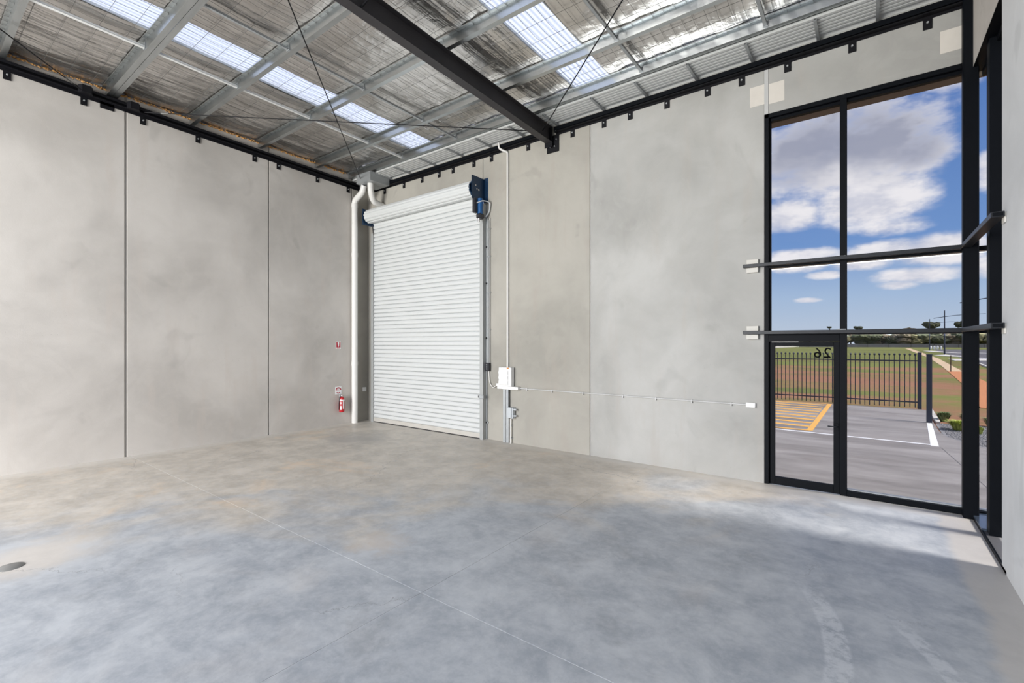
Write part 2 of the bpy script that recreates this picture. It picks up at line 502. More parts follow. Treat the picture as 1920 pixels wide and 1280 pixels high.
# ------------------------------------------------------------------ mesh helpers
class MB:
    def __init__(s):
        s.v, s.f, s.sm = [], [], []

    def add(s, vs, fs, smooth=False):
        o = len(s.v)
        s.v += [tuple(v) for v in vs]
        s.f += [tuple(i + o for i in f) for f in fs]
        s.sm += [smooth] * len(fs)
        return s

    def box(s, x0, x1, y0, y1, z0, z1, mat=None):
        vs = [(x, y, z) for x in (x0, x1) for y in (y0, y1) for z in (z0, z1)]
        if mat is not None:
            vs = [tuple(mat @ Vector(v)) for v in vs]
        return s.add(vs, [(0, 1, 3, 2), (4, 6, 7, 5), (0, 4, 5, 1), (2, 3, 7, 6), (0, 2, 6, 4), (1, 5, 7, 3)])

    def bbox(s, x0, x1, y0, y1, z0, z1, b=0.004):
        """box with chamfered edges"""
        vs = []
        for ax in range(3):
            for sx in (0, 1):
                for sy in (0, 1):
                    for sz in (0, 1):
                        c = [(x0, x1)[sx], (y0, y1)[sy], (z0, z1)[sz]]
                        sg = [1 - 2 * sx, 1 - 2 * sy, 1 - 2 * sz]
                        for k in range(3):
                            if k != ax:
                                c[k] += sg[k] * b
                        vs.append(c)
        bm = bmesh.new()
        for v in vs:
            bm.verts.new(v)
        bmesh.ops.convex_hull(bm, input=bm.verts[:])
        bm.verts.ensure_lookup_table()
        bm.verts.index_update()
        s.add([v.co[:] for v in bm.verts], [[v.index for v in f.verts] for f in bm.faces])
        bm.free()
        return s

    def hexa(s, p):
        """8 points: bottom 4 then top 4"""
        return s.add(p, [(3, 2, 1, 0), (4, 5, 6, 7), (0, 1, 5, 4), (1, 2, 6, 5), (2, 3, 7, 6), (3, 0, 4, 7)])

    def tube(s, pts, r, seg=12, cap=True, smooth=True, rs=None):
        pts = [Vector(p) for p in pts]
        rings = []
        up = None
        for i, p in enumerate(pts):
            if i == 0:
                d = pts[1] - p
            elif i == len(pts) - 1:
                d = p - pts[i - 1]
            else:
                d = (pts[i + 1] - p).normalized() + (p - pts[i - 1]).normalized()
            d.normalize()
            if up is None:
                up = Vector((0, 0, 1)) if abs(d.z) < 0.9 else Vector((1, 0, 0))
            a = d.cross(up).normalized()
            up2 = a.cross(d).normalized()
            up = up2
            rr = rs[i] if rs else r
            rings.append([p + (a * math.cos(2 * PI * k / seg) + up2 * math.sin(2 * PI * k / seg)) * rr for k in range(seg)])
        vs = [v for ring in rings for v in ring]
        fs = []
        for i in range(len(pts) - 1):
            for k in range(seg):
                fs.append((i * seg + k, (i + 1) * seg + k, (i + 1) * seg + (k + 1) % seg, i * seg + (k + 1) % seg))
        s.add(vs, fs, smooth)
        if cap:
            s.add(rings[0], [tuple(range(seg))])
            s.add(rings[-1], [tuple(reversed(range(seg)))])
        return s

    def prism(s, prof, axis, a, b, smooth=False, cap=True):
        """profile of 2-D points extruded along an axis ('x': prof=(y,z), 'y': (x,z), 'z': (x,y))"""
        def P(u, v, w):
            return {'x': (w, u, v), 'y': (u, w, v), 'z': (u, v, w)}[axis]
        n = len(prof)
        vs = [P(u, v, a) for u, v in prof] + [P(u, v, b) for u, v in prof]
        s.add(vs, [(i, (i + 1) % n, n + (i + 1) % n, n + i) for i in range(n)], smooth)
        if cap:
            s.add(vs[:n], [tuple(range(n))])
            s.add(vs[n:], [tuple(reversed(range(n)))])
        return s

    def lathe(s, prof, c, seg=20, smooth=True):
        vs, fs = [], []
        for r, z in prof:
            for k in range(seg):
                a = 2 * PI * k / seg
                vs.append((c[0] + r * math.cos(a), c[1] + r * math.sin(a), c[2] + z))
        for i in range(len(prof) - 1):
            for k in range(seg):
                fs.append((i * seg + k, i * seg + (k + 1) % seg, (i + 1) * seg + (k + 1) % seg, (i + 1) * seg + k))
        return s.add(vs, fs, smooth)

    def build(s, name, mat, parent=None, fix=True):
        me = bpy.data.meshes.new(name)
        me.from_pydata(s.v, [], s.f)
        me.polygons.foreach_set('use_smooth', s.sm)
        me.materials.append(MATS[mat])
        if fix:
            bm = bmesh.new()
            bm.from_mesh(me)
            bmesh.ops.recalc_face_normals(bm, faces=bm.faces[:])
            bm.to_mesh(me)
            bm.free()
        o = bpy.data.objects.new(name, me)
        COL.objects.link(o)
        if parent is not None:
            o.parent = parent
            o.matrix_parent_inverse = Matrix.Translation(parent.location).inverted() if parent.type == 'EMPTY' and parent.parent is None else Matrix.Identity(4)
        return o


def empty(name, loc=(0, 0, 0)):
    o = bpy.data.objects.new(name, None)
    o.empty_display_size = 0.2
    COL.objects.link(o)
    o.location = loc
    return o


def tag(o, label, cat, group=None, kind=None):
    o['label'] = label
    o['category'] = cat
    if group:
        o['group'] = group
    if kind:
        o['kind'] = kind
    return o


def struct(o, label=None, cat=None):
    o['kind'] = 'structure'
    if label:
        o['label'] = label
    if cat:
        o['category'] = cat
    return o


def arc(c, r, a0, a1, n, f):
    return [f(c, r, R(a0 + (a1 - a0) * i / n)) for i in range(n + 1)]


# ------------------------------------------------------------------ main dimensions
XL, YB, XR = -10.969, 7.933, 1.0
YREAR = -6.0
TOPW = 6.72


def zb(y):                  # underside of the purlins
    return 6.455 + 0.022 * (7.34 - y)


def zr(y):                  # foil plane
    return zb(y) + 0.15


# ------------------------------------------------------------------ floor
fl = struct(MB().box(XL - 0.15, XR + 0.25, YREAR, YB + 0.17, -0.30, -0.002).build('floor', 'joint_filler'),
            'polished grey and tan concrete warehouse floor slab', 'floor')
xj, yj, g = -3.0, 2.70, 0.0035
for xa, xb in ((XL, xj - g), (xj + g, XR)):
    for ya, yb_ in ((YREAR, yj - g), (yj + g, YB)):
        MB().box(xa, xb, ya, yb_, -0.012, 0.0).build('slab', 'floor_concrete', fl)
dr_ = MB().lathe([(0.0, 0.004), (0.095, 0.004), (0.10, 0.0)], (-6.43, 0.68, 0), 28).build('floor_drain', 'drain_grey')
tag(dr_, 'small round grey drain cover set in the floor near the left wall', 'drain cover')

# ------------------------------------------------------------------ left wall: tilt-up panels with recessed sealed joints
wl = struct(MB().box(XL - 0.16, XL - 0.025, YREAR, YB + 0.18, -0.3, TOPW + 0.2).build('wall_left', 'sealant'),
            'pale precast concrete side wall of tall panels', 'wall')
js = [YREAR, -2.63, 0.0, 2.63, 5.24, 7.42, YB]
for i in range(len(js) - 1):
    g = 0.017 if i < 5 else 0.008
    a0 = js[i] + (0 if i == 0 else 0.017 if i < 5 else 0.008)
    b0 = js[i + 1] - (0.017 if i < 4 else 0.008 if i == 4 else 0)
    z1 = 6.62 + 0.022 * (7.3 - js[i])
    pr = [(XL - 0.03, a0), (XL - 0.006, a0), (XL, a0 + 0.006), (XL, b0 - 0.006), (XL - 0.006, b0), (XL - 0.03, b0)]
    MB().prism(pr, 'z', 0.0, 6.66).build('wall_panel', 'concrete_left' if i < 5 else 'concrete_mid', wl)

# ------------------------------------------------------------------ back wall with shutter opening and glazed opening
DX0, DX1, DZ = -10.60, -6.80, 5.32      # shutter opening
WX0, WX1, WZ = -1.245, 1.0, 5.54        # glazed opening
wb = struct(MB().box(-6.80, WX0 - 0.002, YB + 0.02, YB + 0.17, -0.3, TOPW).box(XL - 0.16, DX0, YB + 0.02, YB + 0.17, -0.3, TOPW)
            .box(DX0, DX1, YB + 0.02, YB + 0.17, DZ, TOPW).box(WX0 - 0.002, XR + 0.17, YB + 0.02, YB + 0.17, WZ, TOPW).build('wall_back', 'sealant'),
            'grey precast concrete end wall holding the roller shutter and glazing', 'wall')


def bpanel(x0, x1, z0, z1, mat, h=0.012):
    a, b = x0 + h, x1 - h
    pr = [(a, YB + 0.021), (a, YB + 0.005), (a + 0.005, YB), (b - 0.005, YB), (b, YB + 0.005), (b, YB + 0.021)]
    return MB().prism(pr, 'z', z0, z1).build('wall_panel', mat, wb)


bpanel(XL, DX0 + 0.012, 0, 6.66, 'concrete_mid', 0.0)
bpanel(DX0, DX1 - 0.02, DZ, 6.66, 'concrete_mid', 0.0)
bpanel(-6.82, -4.16, 0, 6.66, 'concrete_mid')
bpanel(-4.16, -1.245 + 0.012, 0, 6.66, 'concrete_back')
# lintel panel above the glazing, with the grey sealed joint at its left end
MB().box(-1.245, -1.19, YB - 0.004, YB + 0.021, WZ, 6.66).build('joint_strip', 'conduit_grey', wb)
bpanel(-1.19, XR, WZ, 6.66, 'concrete_back', 0.004)
MB().box(-1.44, -1.245, YB - 0.003, YB + 0.001, 5.70, 6.00).build('render_patch', 'patch_render', wb)
MB().box(-1.185, -0.98, YB - 0.003, YB + 0.005, 5.68, 5.98).build('render_patch', 'patch_render', wb)
MB().box(0.72, XR - 0.01, YB - 0.003, YB + 0.005, 5.72, 6.0).build('render_patch', 'patch_render', wb)

# ------------------------------------------------------------------ right wall
wr = struct(MB().box(XR, XR + 0.17, YREAR, 6.28, -0.3, 6.70).build('wall_right', 'concrete_right'),
            'pale smooth concrete wall beside the corner glazing', 'wall')
MB().box(XR, XR + 0.17, 6.282, YB + 0.17, 5.40, 6.70).build('lintel_panel', 'concrete_left', wr)

# ------------------------------------------------------------------ ceiling: crinkled foil sarking with roof lights
PUR = [7.31, 6.363, 5.0, 3.66, 2.34, 1.02, -0.30]
SKY = [(-8.46, -7.76), (-4.14, -3.45)]
nx, ny = 300, 300
y0r, y1r = YREAR, 7.31
mb = MB()
ixs = [XL + (XR - XL) * i / nx for i in range(nx + 1)]
for a, b in SKY:
    for e in (a, b):
        k = min(range(nx + 1), key=lambda i: abs(ixs[i] - e))
        ixs[k] = e
ysr = [y0r + (y1r - y0r) * j / ny for j in range(ny + 1)]
for j, y in enumerate(ysr):
    # distance to nearest purlin gives the sag of the blanket between supports
    d = min(abs(y - q) for q in PUR + [-1.62, -2.94, -4.26, -5.58])
    sag = -0.032 * (1 - math.exp(-d / 0.20))
    for x in ixs:
        w1 = noise.noise(Vector((x * 2.2, y * 1.1, 0))) * 0.016
        w2 = noise.noise(Vector((x * 7.5, y * 1.7, 4))) * 0.009
        w3 = noise.noise(Vector((x * 5 + y * 3, y * 6, 9))) * 0.006
        mb.v.append((x, y, zr(y) + sag + 0.02 + w1 + w2 + w3))
for j in range(ny):
    for i in range(nx):
        xm = (ixs[i] + ixs[i + 1]) / 2
        if any(a < xm < b for a, b in SKY):
            continue
        a = j * (nx + 1) + i
        mb.f.append((a, a + nx + 1, a + nx + 2, a + 1))
        mb.sm.append(True)
ce = struct(mb.build('ceiling', 'sarking_foil', fix=False), 'crinkled silver foil roof lining with safety mesh and clear roof lights', 'ceiling')
# roof sheeting on top of the foil (outside)
MB().box(XL, SKY[0][0] - 0.005, YREAR, 7.33, 6.80, 6.83).build('roof_sheet', 'galv_dull', ce).rotation_euler = (0, 0, 0)
# translucent corrugated roof lights, one sheet per bay
pys = [7.31, 6.363, 5.0, 3.66, 2.34, 1.02, -0.30, -1.62, -2.94, -4.26, -5.58]
for (a, b) in SKY:
    for k in range(len(pys) - 1):
        yb2, ya2 = pys[k] - 0.002, pys[k + 1] + 0.002
        m_ = MB()
        n = 36
        top = []
        for i in range(n + 1):
            x = a + (b - a) * i / n
            top.append((x, 0.010 * math.cos(i / n * 2 * PI * 9)))
        vs = [(x, ya2, zr(ya2) + 0.035 + dz) for x, dz in top] + [(x, yb2, zr(yb2) + 0.035 + dz) for x, dz in top]
        m_.add(vs, [(i, i + 1, n + 2 + i, n + 1 + i) for i in range(n)], True)
        m_.build('roof_light', 'skylight_sheet', ce, fix=False)
# white edge flashings of the roof lights
for (a, b) in SKY:
    for x in (a, b):
        MB().hexa([(x - 0.012, YREAR, zr(YREAR) + 0.0), (x + 0.012, YREAR, zr(YREAR) + 0.0), (x + 0.012, 7.3, zr(7.3) + 0.0), (x - 0.012, 7.3, zr(7.3)),
                   (x - 0.012, YREAR, zr(YREAR) + 0.05), (x + 0.012, YREAR, zr(YREAR) + 0.05), (x + 0.012, 7.3, zr(7.3) + 0.05), (x - 0.012, 7.3, zr(7.3) + 0.05)]).build('edge_flashing', 'galv_dull', ce)
# safety mesh
wm = MB()


def wire(a, b, r=0.0016):
    a, b = Vector(a), Vector(b)
    d = (b - a).normalized()
    s1 = d.cross(Vector((0, 0, 1))).normalized() * r
    s2 = Vector((0, 0, r))
    vs = [a - s1 - s2, a + s1 - s2, a + s1 + s2, a - s1 + s2, b - s1 - s2, b + s1 - s2, b + s1 + s2, b - s1 + s2]
    wm.add(vs, [(0, 1, 5, 4), (1, 2, 6, 5), (2, 3, 7, 6), (3, 0, 4, 7)])


x = XL + 0.05
while x < XR:
    for k in range(len(pys) - 1):
        ya, yb_ = pys[k + 1], pys[k]
        sag = 0.05 + 0.015 * math.sin(x * 3.1 + k)
        ym = (ya + yb_) / 2
        wob = 0.01 * math.sin(x * 17 + k * 2)
        wire((x, ya, zr(ya) - 0.012), (x + wob, ym, zr(ym) - sag))
        wire((x + wob, ym, zr(ym) - sag), (x, yb_, zr(yb_) - 0.012))
    x += 0.15
for k in range(len(pys) - 1):
    ya, yb_ = pys[k + 1], pys[k]
    for f_ in (0.12, 0.36, 0.6, 0.84):
        y = ya + (yb_ - ya) * f_
        s_ = 0.012 + 0.04 * (1 - abs(2 * f_ - 1))
        wire((XL, y, zr(y) - s_), (XR, y, zr(y) - s_), 0.0018)
mo = wm.build('safety_mesh', 'wire', ce, fix=False)
mo['kind'] = 'stuff'
# expanding foam along the top of the left wall
fm = MB()
for k in range(420):
    y = -1.0 + 8.25 * k / 420 + random.uniform(-0.02, 0.02)
    r_ = random.uniform(0.010, 0.024)
    zc = zr(y) - 0.03 + random.uniform(-0.022, 0.012)
    c = (XL + 0.015, y, zc)
    vs = [(c[0] + r_ * dx, c[1] + r_ * 1.6 * dy, c[2] + r_ * dz) for dx, dy, dz in ((1, 0, 0), (-1, 0, 0), (0, 1, 0), (0, -1, 0), (0, 0, 1), (0, 0, -1))]
    fm.add(vs, [(0, 2, 4), (2, 1, 4), (1, 3, 4), (3, 0, 4), (2, 0, 5), (1, 2, 5), (3, 1, 5), (0, 3, 5)], True)
fo = fm.build('expanding_foam', 'foam_orange', ce)
fo['kind'] = 'stuff'

# ------------------------------------------------------------------ purlins
ORD = ['nearest the shutter wall', 'second from the shutter wall', 'third from the shutter wall', 'fourth from the shutter wall', 'fifth from the shutter wall',
       'sixth from the shutter wall', 'seventh from the shutter wall']
for k, y in enumerate(PUR):
    z0 = zb(y)
    z1 = z0 + 0.15
    t_ = 0.003
    root = empty('purlin', ((XL + XR) / 2, y, z0))
    # lipped Z: top flange towards the camera side, bottom flange towards the shutter wall
    prof = [(y - 0.06, z1 - 0.018), (y - 0.06, z1), (y, z1), (y, z0 + 0.003), (y + 0.072, z0 + 0.003), (y + 0.072, z0 + 0.018), (y + 0.075, z0 + 0.018),
            (y + 0.075, z0), (y - 0.003, z0), (y - 0.003, z1 - 0.003), (y - 0.057, z1 - 0.003), (y - 0.057, z1 - 0.018)]
    MB().prism(prof, 'x', XL, XR).build('web_and_flanges', 'galvanised', root)
    if k == 4:
        prof2 = [(y + 0.158, z0 + 0.02), (y + 0.158, z0), (y + 0.080, z0), (y + 0.080, z1), (y + 0.083, z1), (y + 0.083, z0 + 0.003), (y + 0.155, z0 + 0.003), (y + 0.155, z0 + 0.02)]
        MB().prism(prof2, 'x', XL, XR).build('second_section', 'galvanised', root)
        tag(root, 'doubled galvanised roof purlin, two sections side by side, ' + ORD[k], 'purlin', 'galvanised roof purlins')
    else:
        tag(root, 'galvanised roof purlin crossing under the foil, ' + ORD[k], 'purlin', 'galvanised roof purlins')
    # mesh tie hooks
    hk = MB()
    x = XL + 0.2
    while x < XR - 0.1:
        hk.box(x, x + 0.003, y - 0.006, y - 0.0035, z1 - 0.04, z1 + 0.005)
        x += 0.30
    ho = hk.build('mesh_hook', 'wire', root)
    ho['kind'] = 'stuff'

# ------------------------------------------------------------------ bridging between purlins
rows = [(-8.80, 'galvanised_bright', 'bright white', 'in the row nearest the left wall'), (-7.05, 'galv_dull', 'dull grey', 'in the row left of the rafter'),
        (-2.92, 'galv_dull', 'dull grey', 'in the row right of the rafter'), (-1.13, 'galv_dull', 'dull grey', 'in the row nearest the window')]
BAY = ['bay by the end wall', 'second bay from it', 'third bay from it', 'fourth bay from it', 'fifth bay from it',
       'sixth bay']
for x, mt, adj, rn in rows:
    for k in range(5):
        ya = PUR[k + 1] + (0.08 if k != 3 else 0.17)
        yb_ = PUR[k] - 0.005
        za, zb_ = zb(ya) + 0.035, zb(yb_) + 0.035
        w_ = 0.03 if mt == 'galvanised_bright' else 0.022
        o = empty('bridging', (x, (ya + yb_) / 2, za))
        b_ = MB()
        # shallow channel, open above
        for (xa, xb, h0, h1) in ((x - w_, x + w_, 0.0, 0.003), (x - w_, x - w_ + 0.003, 0.0, 0.032), (x + w_ - 0.003, x + w_, 0.0, 0.032)):
            b_.hexa([(xa, ya, za + h0), (xb, ya, za + h0), (xb, yb_, zb_ + h0), (xa, yb_, zb_ + h0), (xa, ya, za + h1), (xb, ya, za + h1), (xb, yb_, zb_ + h1), (xa, yb_, zb_ + h1)])
        b_.build('channel', mt, o)
        e_ = MB()
        e_.box(x - 0.035, x + 0.035, yb_ - 0.006, yb_ + 0.001, zb_ - 0.01, zb_ + 0.085)
        e_.tube([(x + 0.02, yb_ - 0.03, zb_ + 0.05), (x + 0.02, yb_, zb_ + 0.05)], 0.008, 6)
        e_.build('end_bracket', 'galv_dull', o)
        tag(o, '%s bridging bar %s, %s' % (adj, rn, BAY[k]), 'bridging bar', 'bridging bars between the purlins')

# ------------------------------------------------------------------ dark rafter (I-section) falling slightly to the shutter wall
rx = -5.045


def zraf(y):
    return 6.074 + 0.033 * (7.85 - y)


rt = empty('steel_rafter', (rx, 1.0, zraf(1.0)))
ya, yb_ = -5.5, 7.86


def slab_y(mb, x0, x1, h0, h1, ya=ya, yb_=yb_):
    # bottom follows zraf, top under purlins
    mb.hexa([(x0, ya, zraf(ya) + h0), (x1, ya, zraf(ya) + h0), (x1, yb_, zraf(yb_) + h0), (x0, yb_, zraf(yb_) + h0),
             (x0, ya, zraf(ya) + h1), (x1, ya, zraf(ya) + h1), (x1, yb_, zraf(yb_) + h1), (x0, yb_, zraf(yb_) + h1)])


b_ = MB()
slab_y(b_, rx - 0.075, rx + 0.075, 0, 0.012)
b_.build('bottom_flange', 'charcoal_steel', rt)
b_ = MB()
slab_y(b_, rx - 0.004, rx + 0.004, 0.012, 0.29)
b_.build('web', 'charcoal_steel', rt)
b_ = MB()
slab_y(b_, rx - 0.075, rx + 0.075, 0.29, 0.302)
b_.build('top_flange', 'charcoal_steel', rt)
b_ = MB()
b_.box(rx - 0.09, rx + 0.09, 7.86, 7.872, 5.98, 6.38)
b_.build('end_plate', 'black_steel', rt)
b_ = MB().bbox(-5.12, -4.84, YB - 0.018, YB - 0.001, 5.885, 6.215, 0.003)
b_.box(rx - 0.045, rx + 0.09, 7.855, YB - 0.016, 6.02, 6.08)
b_.build('wall_plate', 'black_steel', rt)
for x_, z_ in ((-5.03, 5.99), (-4.93, 5.99), (-5.06, 6.12), (-4.89, 6.12)):
    MB().tube([(x_, YB - 0.04, z_), (x_, YB - 0.018, z_)], 0.012, 8).build('bolt', 'galv_dull', rt)
# fly brace up to a purlin
MB().tube([(rx + 0.03, 3.50, zraf(3.5) + 0.02), (rx + 0.45, 3.64, zb(3.66) + 0.03)], 0.016, 6).build('fly_brace', 'black_steel', rt)
tag(rt, 'dark charcoal steel roof rafter running to a plate on the end wall', 'rafter')

# ------------------------------------------------------------------ tie rods
rods = [
    ((XL + 0.13, 7.70, 6.33), None, (560, 0), 'thin dark tie rod rising from the corner above the downpipes'),
]


def rod(p0, p1, label, ends=True):
    o = empty('tie_rod', p0)
    MB().tube([p0, p1], 0.009, 8).build('rod', 'black_steel', o)
    d = (Vector(p1) - Vector(p0)).normalized()
    a = Vector(p0) + d * 0.30
    MB().tube([a, a + d * 0.14], 0.013, 8).build('turnbuckle', 'wire', o)
    tag(o, label, 'tie rod', 'roof bracing rods')


zt = 6.36
rod((XL + 0.22, 7.62, 6.31), (rx - 0.02, 2.35, zraf(2.35) + 0.12), 'thin dark tie rod running from the corner above the downpipes to the rafter')
rod((XL + 0.13, 2.88, 6.44), (rx - 0.05, 7.55, zraf(7.55) + 0.12), 'thin dark tie rod from the second wall cleat across to the rafter end')
rod((rx + 0.05, 7.58, zraf(7.58) + 0.12), (XR - 0.05, 2.6, 6.42), 'thin dark tie rod on the window side of the rafter')
rod((XL + 0.13, 2.03, 6.46), (rx - 0.05, -3.2, 6.50), 'thin dark tie rod running overhead from the left wall towards the camera')

# ------------------------------------------------------------------ black steel angles on the walls, with cleats
o = empty('steel_angle', (-5.0, YB, 6.2))


def bangle(x0, x1):
    MB().box(x0, x1, YB - 0.012, YB - 0.001, 6.205, 6.345).build('vertical_leg', 'black_steel', o)
    MB().prism([(YB - 0.10, 6.335), (YB - 0.10, 6.262), (YB - 0.092, 6.262), (YB - 0.092, 6.327), (YB - 0.012, 6.327), (YB - 0.012, 6.335)], 'x', x0, x1).build('horizontal_leg', 'frame_black', o)
    MB().box(x0, x1, YB - 0.092, YB - 0.012, 6.24, 6.252).build('lower_leg', 'black_steel', o)


bangle(XL + 0.1, rx - 0.08)
bangle(rx + 0.14, 0.93)
for x in (0.601, -0.172, -0.938, -1.553, -2.056, -2.711, -3.367, -3.874, -4.536, -5.578, -6.561, -7.076, -7.725, -8.185, -8.784, -9.464, -10.239):
    MB().bbox(x - 0.045, x + 0.045, YB - 0.014, YB - 0.002, 6.075, 6.22, 0.002).build('cleat', 'black_steel', o)
    MB().tube([(x, YB - 0.034, 6.155), (x, YB - 0.014, 6.155)], 0.013, 8).build('bolt', 'galv_dull', o)
tag(o, 'long black steel angle bolted along the top of the end wall', 'steel angle')


def zla(y):
    return 6.201 + 0.0345 * (8 - y)


o = empty('steel_angle', (XL, 4.0, zla(4)))


def lang(xa, xb, h0, h1, ya=-5.5, yb_=7.75, name='vertical_leg', mat='black_steel'):
    MB().hexa([(xa, ya, zla(ya) + h0), (xb, ya, zla(ya) + h0), (xb, yb_, zla(yb_) + h0), (xa, yb_, zla(yb_) + h0),
               (xa, ya, zla(ya) + h1), (xb, ya, zla(ya) + h1), (xb, yb_, zla(yb_) + h1), (xa, yb_, zla(yb_) + h1)]).build(name, mat, o)


lang(XL + 0.001, XL + 0.012, 0, 0.145)
lang(XL + 0.012, XL + 0.10, 0.135, 0.145, name='horizontal_leg')
lang(XL + 0.012, XL + 0.085, 0.05, 0.062, name='lower_leg')
lang(XL + 0.092, XL + 0.10, 0.10, 0.135, name='toe')
for y in (-1.5, 0.15, 1.12, 2.043, 2.888, 3.805, 4.921, 5.459, 6.432, 7.30):
    z = zla(y)
    MB().bbox(XL + 0.002, XL + 0.014, y - 0.045, y + 0.045, z - 0.13, z + 0.02, 0.002).build('cleat', 'black_steel', o)
    MB().tube([(XL + 0.014, y, z - 0.05), (XL + 0.034, y, z - 0.05)], 0.013, 8).build('bolt', 'galv_dull', o)
MB().bbox(XL + 0.001, XL + 0.012, 2.26, 2.46, zla(2.4) - 0.07, zla(2.4) + 0.05, 0.002).build('splice_plate', 'black_steel', o)
for y in (2.05, 2.72, 7.66):
    z = zla(y) + 0.09
    MB().prism([(XL + 0.10, y - 0.10), (XL + 0.19, y - 0.06), (XL + 0.19, y + 0.06), (XL + 0.10, y + 0.10)], 'z', z - 0.05, z + 0.075).build('rod_cleat', 'black_steel', o)
tag(o, 'long black steel angle bolted along the top of the left wall', 'steel angle')

# ------------------------------------------------------------------ box gutter lining between last purlin and end wall
o = empty('box_gutter', (-5, 7.6, 6.4))
y0g, y1g = 7.385, 7.93
prof = []
y = y0g
while y + 0.078 <= y1g + 0.001:
    prof += [(y, 6.405), (y + 0.044, 6.405), (y + 0.047, 6.475), (y + 0.075, 6.475)]
    y += 0.078
prof.append((y1g, 6.405))
n = len(prof) - 1
vs = [(XL, y, z) for y, z in prof] + [(XR, y, z) for y, z in prof]
m_ = MB()
m_.add(vs, [(i, i + 1, n + 2 + i, n + 1 + i) for i in range(n)], False)
m_.build('corrugated_lining', 'soffit_white', o, fix=False)
MB().box(XL, XR, 7.30, 7.93, 6.60, 6.62).build('gutter_sole', 'galv_dull', o)
for x in (0.10, -0.56, -1.40, -2.22, -3.06, -3.87, -4.86, -5.68, -6.56, -7.4, -8.3, -9.2, -9.93):
    s_ = MB()
    s_.box(x - 0.018, x + 0.018, 7.385, 7.925, 6.375, 6.379)
    s_.box(x - 0.018, x - 0.014, 7.385, 7.925, 6.379, 6.411)
    s_.box(x + 0.014, x + 0.018, 7.385, 7.925, 6.379, 6.411)
    s_.build('strut', 'galv_dull', o)
tag(o, 'white corrugated lining with grey struts under the gutter at the end wall', 'gutter')

# gutter sump in the corner
o = empty('gutter_sump', (-10.2, 7.6, 6.2))
m_ = MB()
m_.box(-10.50, -9.93, 7.24, 7.83, 6.20, 6.204).box(-10.50, -9.93, 7.24, 7.245, 6.204, 6.42).box(-9.935, -9.93, 7.245, 7.83, 6.204, 6.42)
m_.box(-10.50, -10.495, 7.245, 7.83, 6.204, 6.42)
m_.build('tray', 'galv_dull', o)
m_ = MB()
m_.box(-10.52, -9.91, 7.225, 7.24, 6.405, 6.42).box(-9.93, -9.915, 7.24, 7.83, 6.405, 6.42)
m_.build('rim', 'galv_dull', o)
tag(o, 'grey sheet metal gutter sump box above the two white pipes in the corner', 'sump box')


def bend(pts, r, n=5):
    """round the corners of a polyline"""
    P = [Vector(p) for p in pts]
    out = [P[0]]
    for i in range(1, len(P) - 1):
        a = (P[i - 1] - P[i]).normalized()
        b = (P[i + 1] - P[i]).normalized()
        for k in range(n + 1):
            f = k / n
            p0 = P[i] + a * r
            p2 = P[i] + b * r
            out.append((1 - f) ** 2 * p0 + 2 * f * (1 - f) * P[i] + f * f * p2)
    out.append(P[-1])
    return out


o = empty('downpipe', (-10.86, 7.43, 0))
MB().tube(bend([(-10.86, 7.43, 0.0), (-10.86, 7.43, 5.88), (-10.50, 7.42, 6.04), (-10.43, 7.42, 6.20)], 0.10), 0.078, 20).build('pipe', 'pvc_white', o)
for z in (1.57, 4.45):
    MB().tube([(-10.86, 7.43, z - 0.05), (-10.86, 7.43, z + 0.05)], 0.084, 20).build('socket', 'pvc_white', o)
MB().tube([(-10.86, 7.43, 5.70), (-10.86, 7.43, 5.80)], 0.085, 20).build('socket', 'pvc_white', o)
tag(o, 'tall white round downpipe standing in the corner beside the shutter', 'downpipe')
o = empty('overflow_pipe', (-10.3, 7.5, 5.8))
MB().tube(bend([(-10.16, 7.42, 6.20), (-10.17, 7.43, 6.00), (-10.28, 7.60, 5.80), (-10.28, 7.93, 5.74)], 0.09), 0.078, 20).build('pipe', 'pvc_white', o)
tag(o, 'short bent white overflow pipe above the shutter roll', 'pipe')

# ------------------------------------------------------------------ roller shutter
o = struct(empty('door_2', (-8.7, 7.85, 0)), 'white roller shutter door closed to the floor', 'roller door')
cy = 7.845
cx0, cx1 = -10.585, -6.80
pitch = 0.1072
z = 0.125
k = 0
slprof = []
for i in range(9):
    f = i / 8
    slprof.append((cy - 0.004 - 0.020 * math.sin(PI * min(1, f * 1.02) ** 0.8) ** 0.8, f * (pitch - 0.012)))
back = [(cy + 0.003, pitch - 0.012), (cy + 0.003, 0)]
smesh = MB()
smesh.prism(slprof + back, 'x', cx0, cx1, smooth=False)
first = smesh.build('slat', 'shutter_white', o)
base_me = first.data
zz_ = z
first.matrix_parent_inverse = Matrix.Identity(4)
first.location = (8.7, -7.85, z)
while True:
    zz_ += pitch
    if zz_ > 5.34:
        break
    c_ = first.copy()
    COL.objects.link(c_)
    c_.parent = o
    c_.matrix_parent_inverse = Matrix.Identity(4)
    c_.location = (8.7, -7.85, zz_)
MB().box(cx0, cx1, cy + 0.004, cy + 0.008, 0.10, 5.40).build('seam_backing', 'galv_dull', o)
MB().bbox(cx0, cx1 + 0.02, cy - 0.028, cy + 0.02, 0.022, 0.125, 0.006).build('bottom_bar', 'shutter_bar', o)
MB().box(cx0, cx1, cy - 0.012, cy + 0.012, 0.002, 0.024).build('weather_seal', 'plastic_black', o)
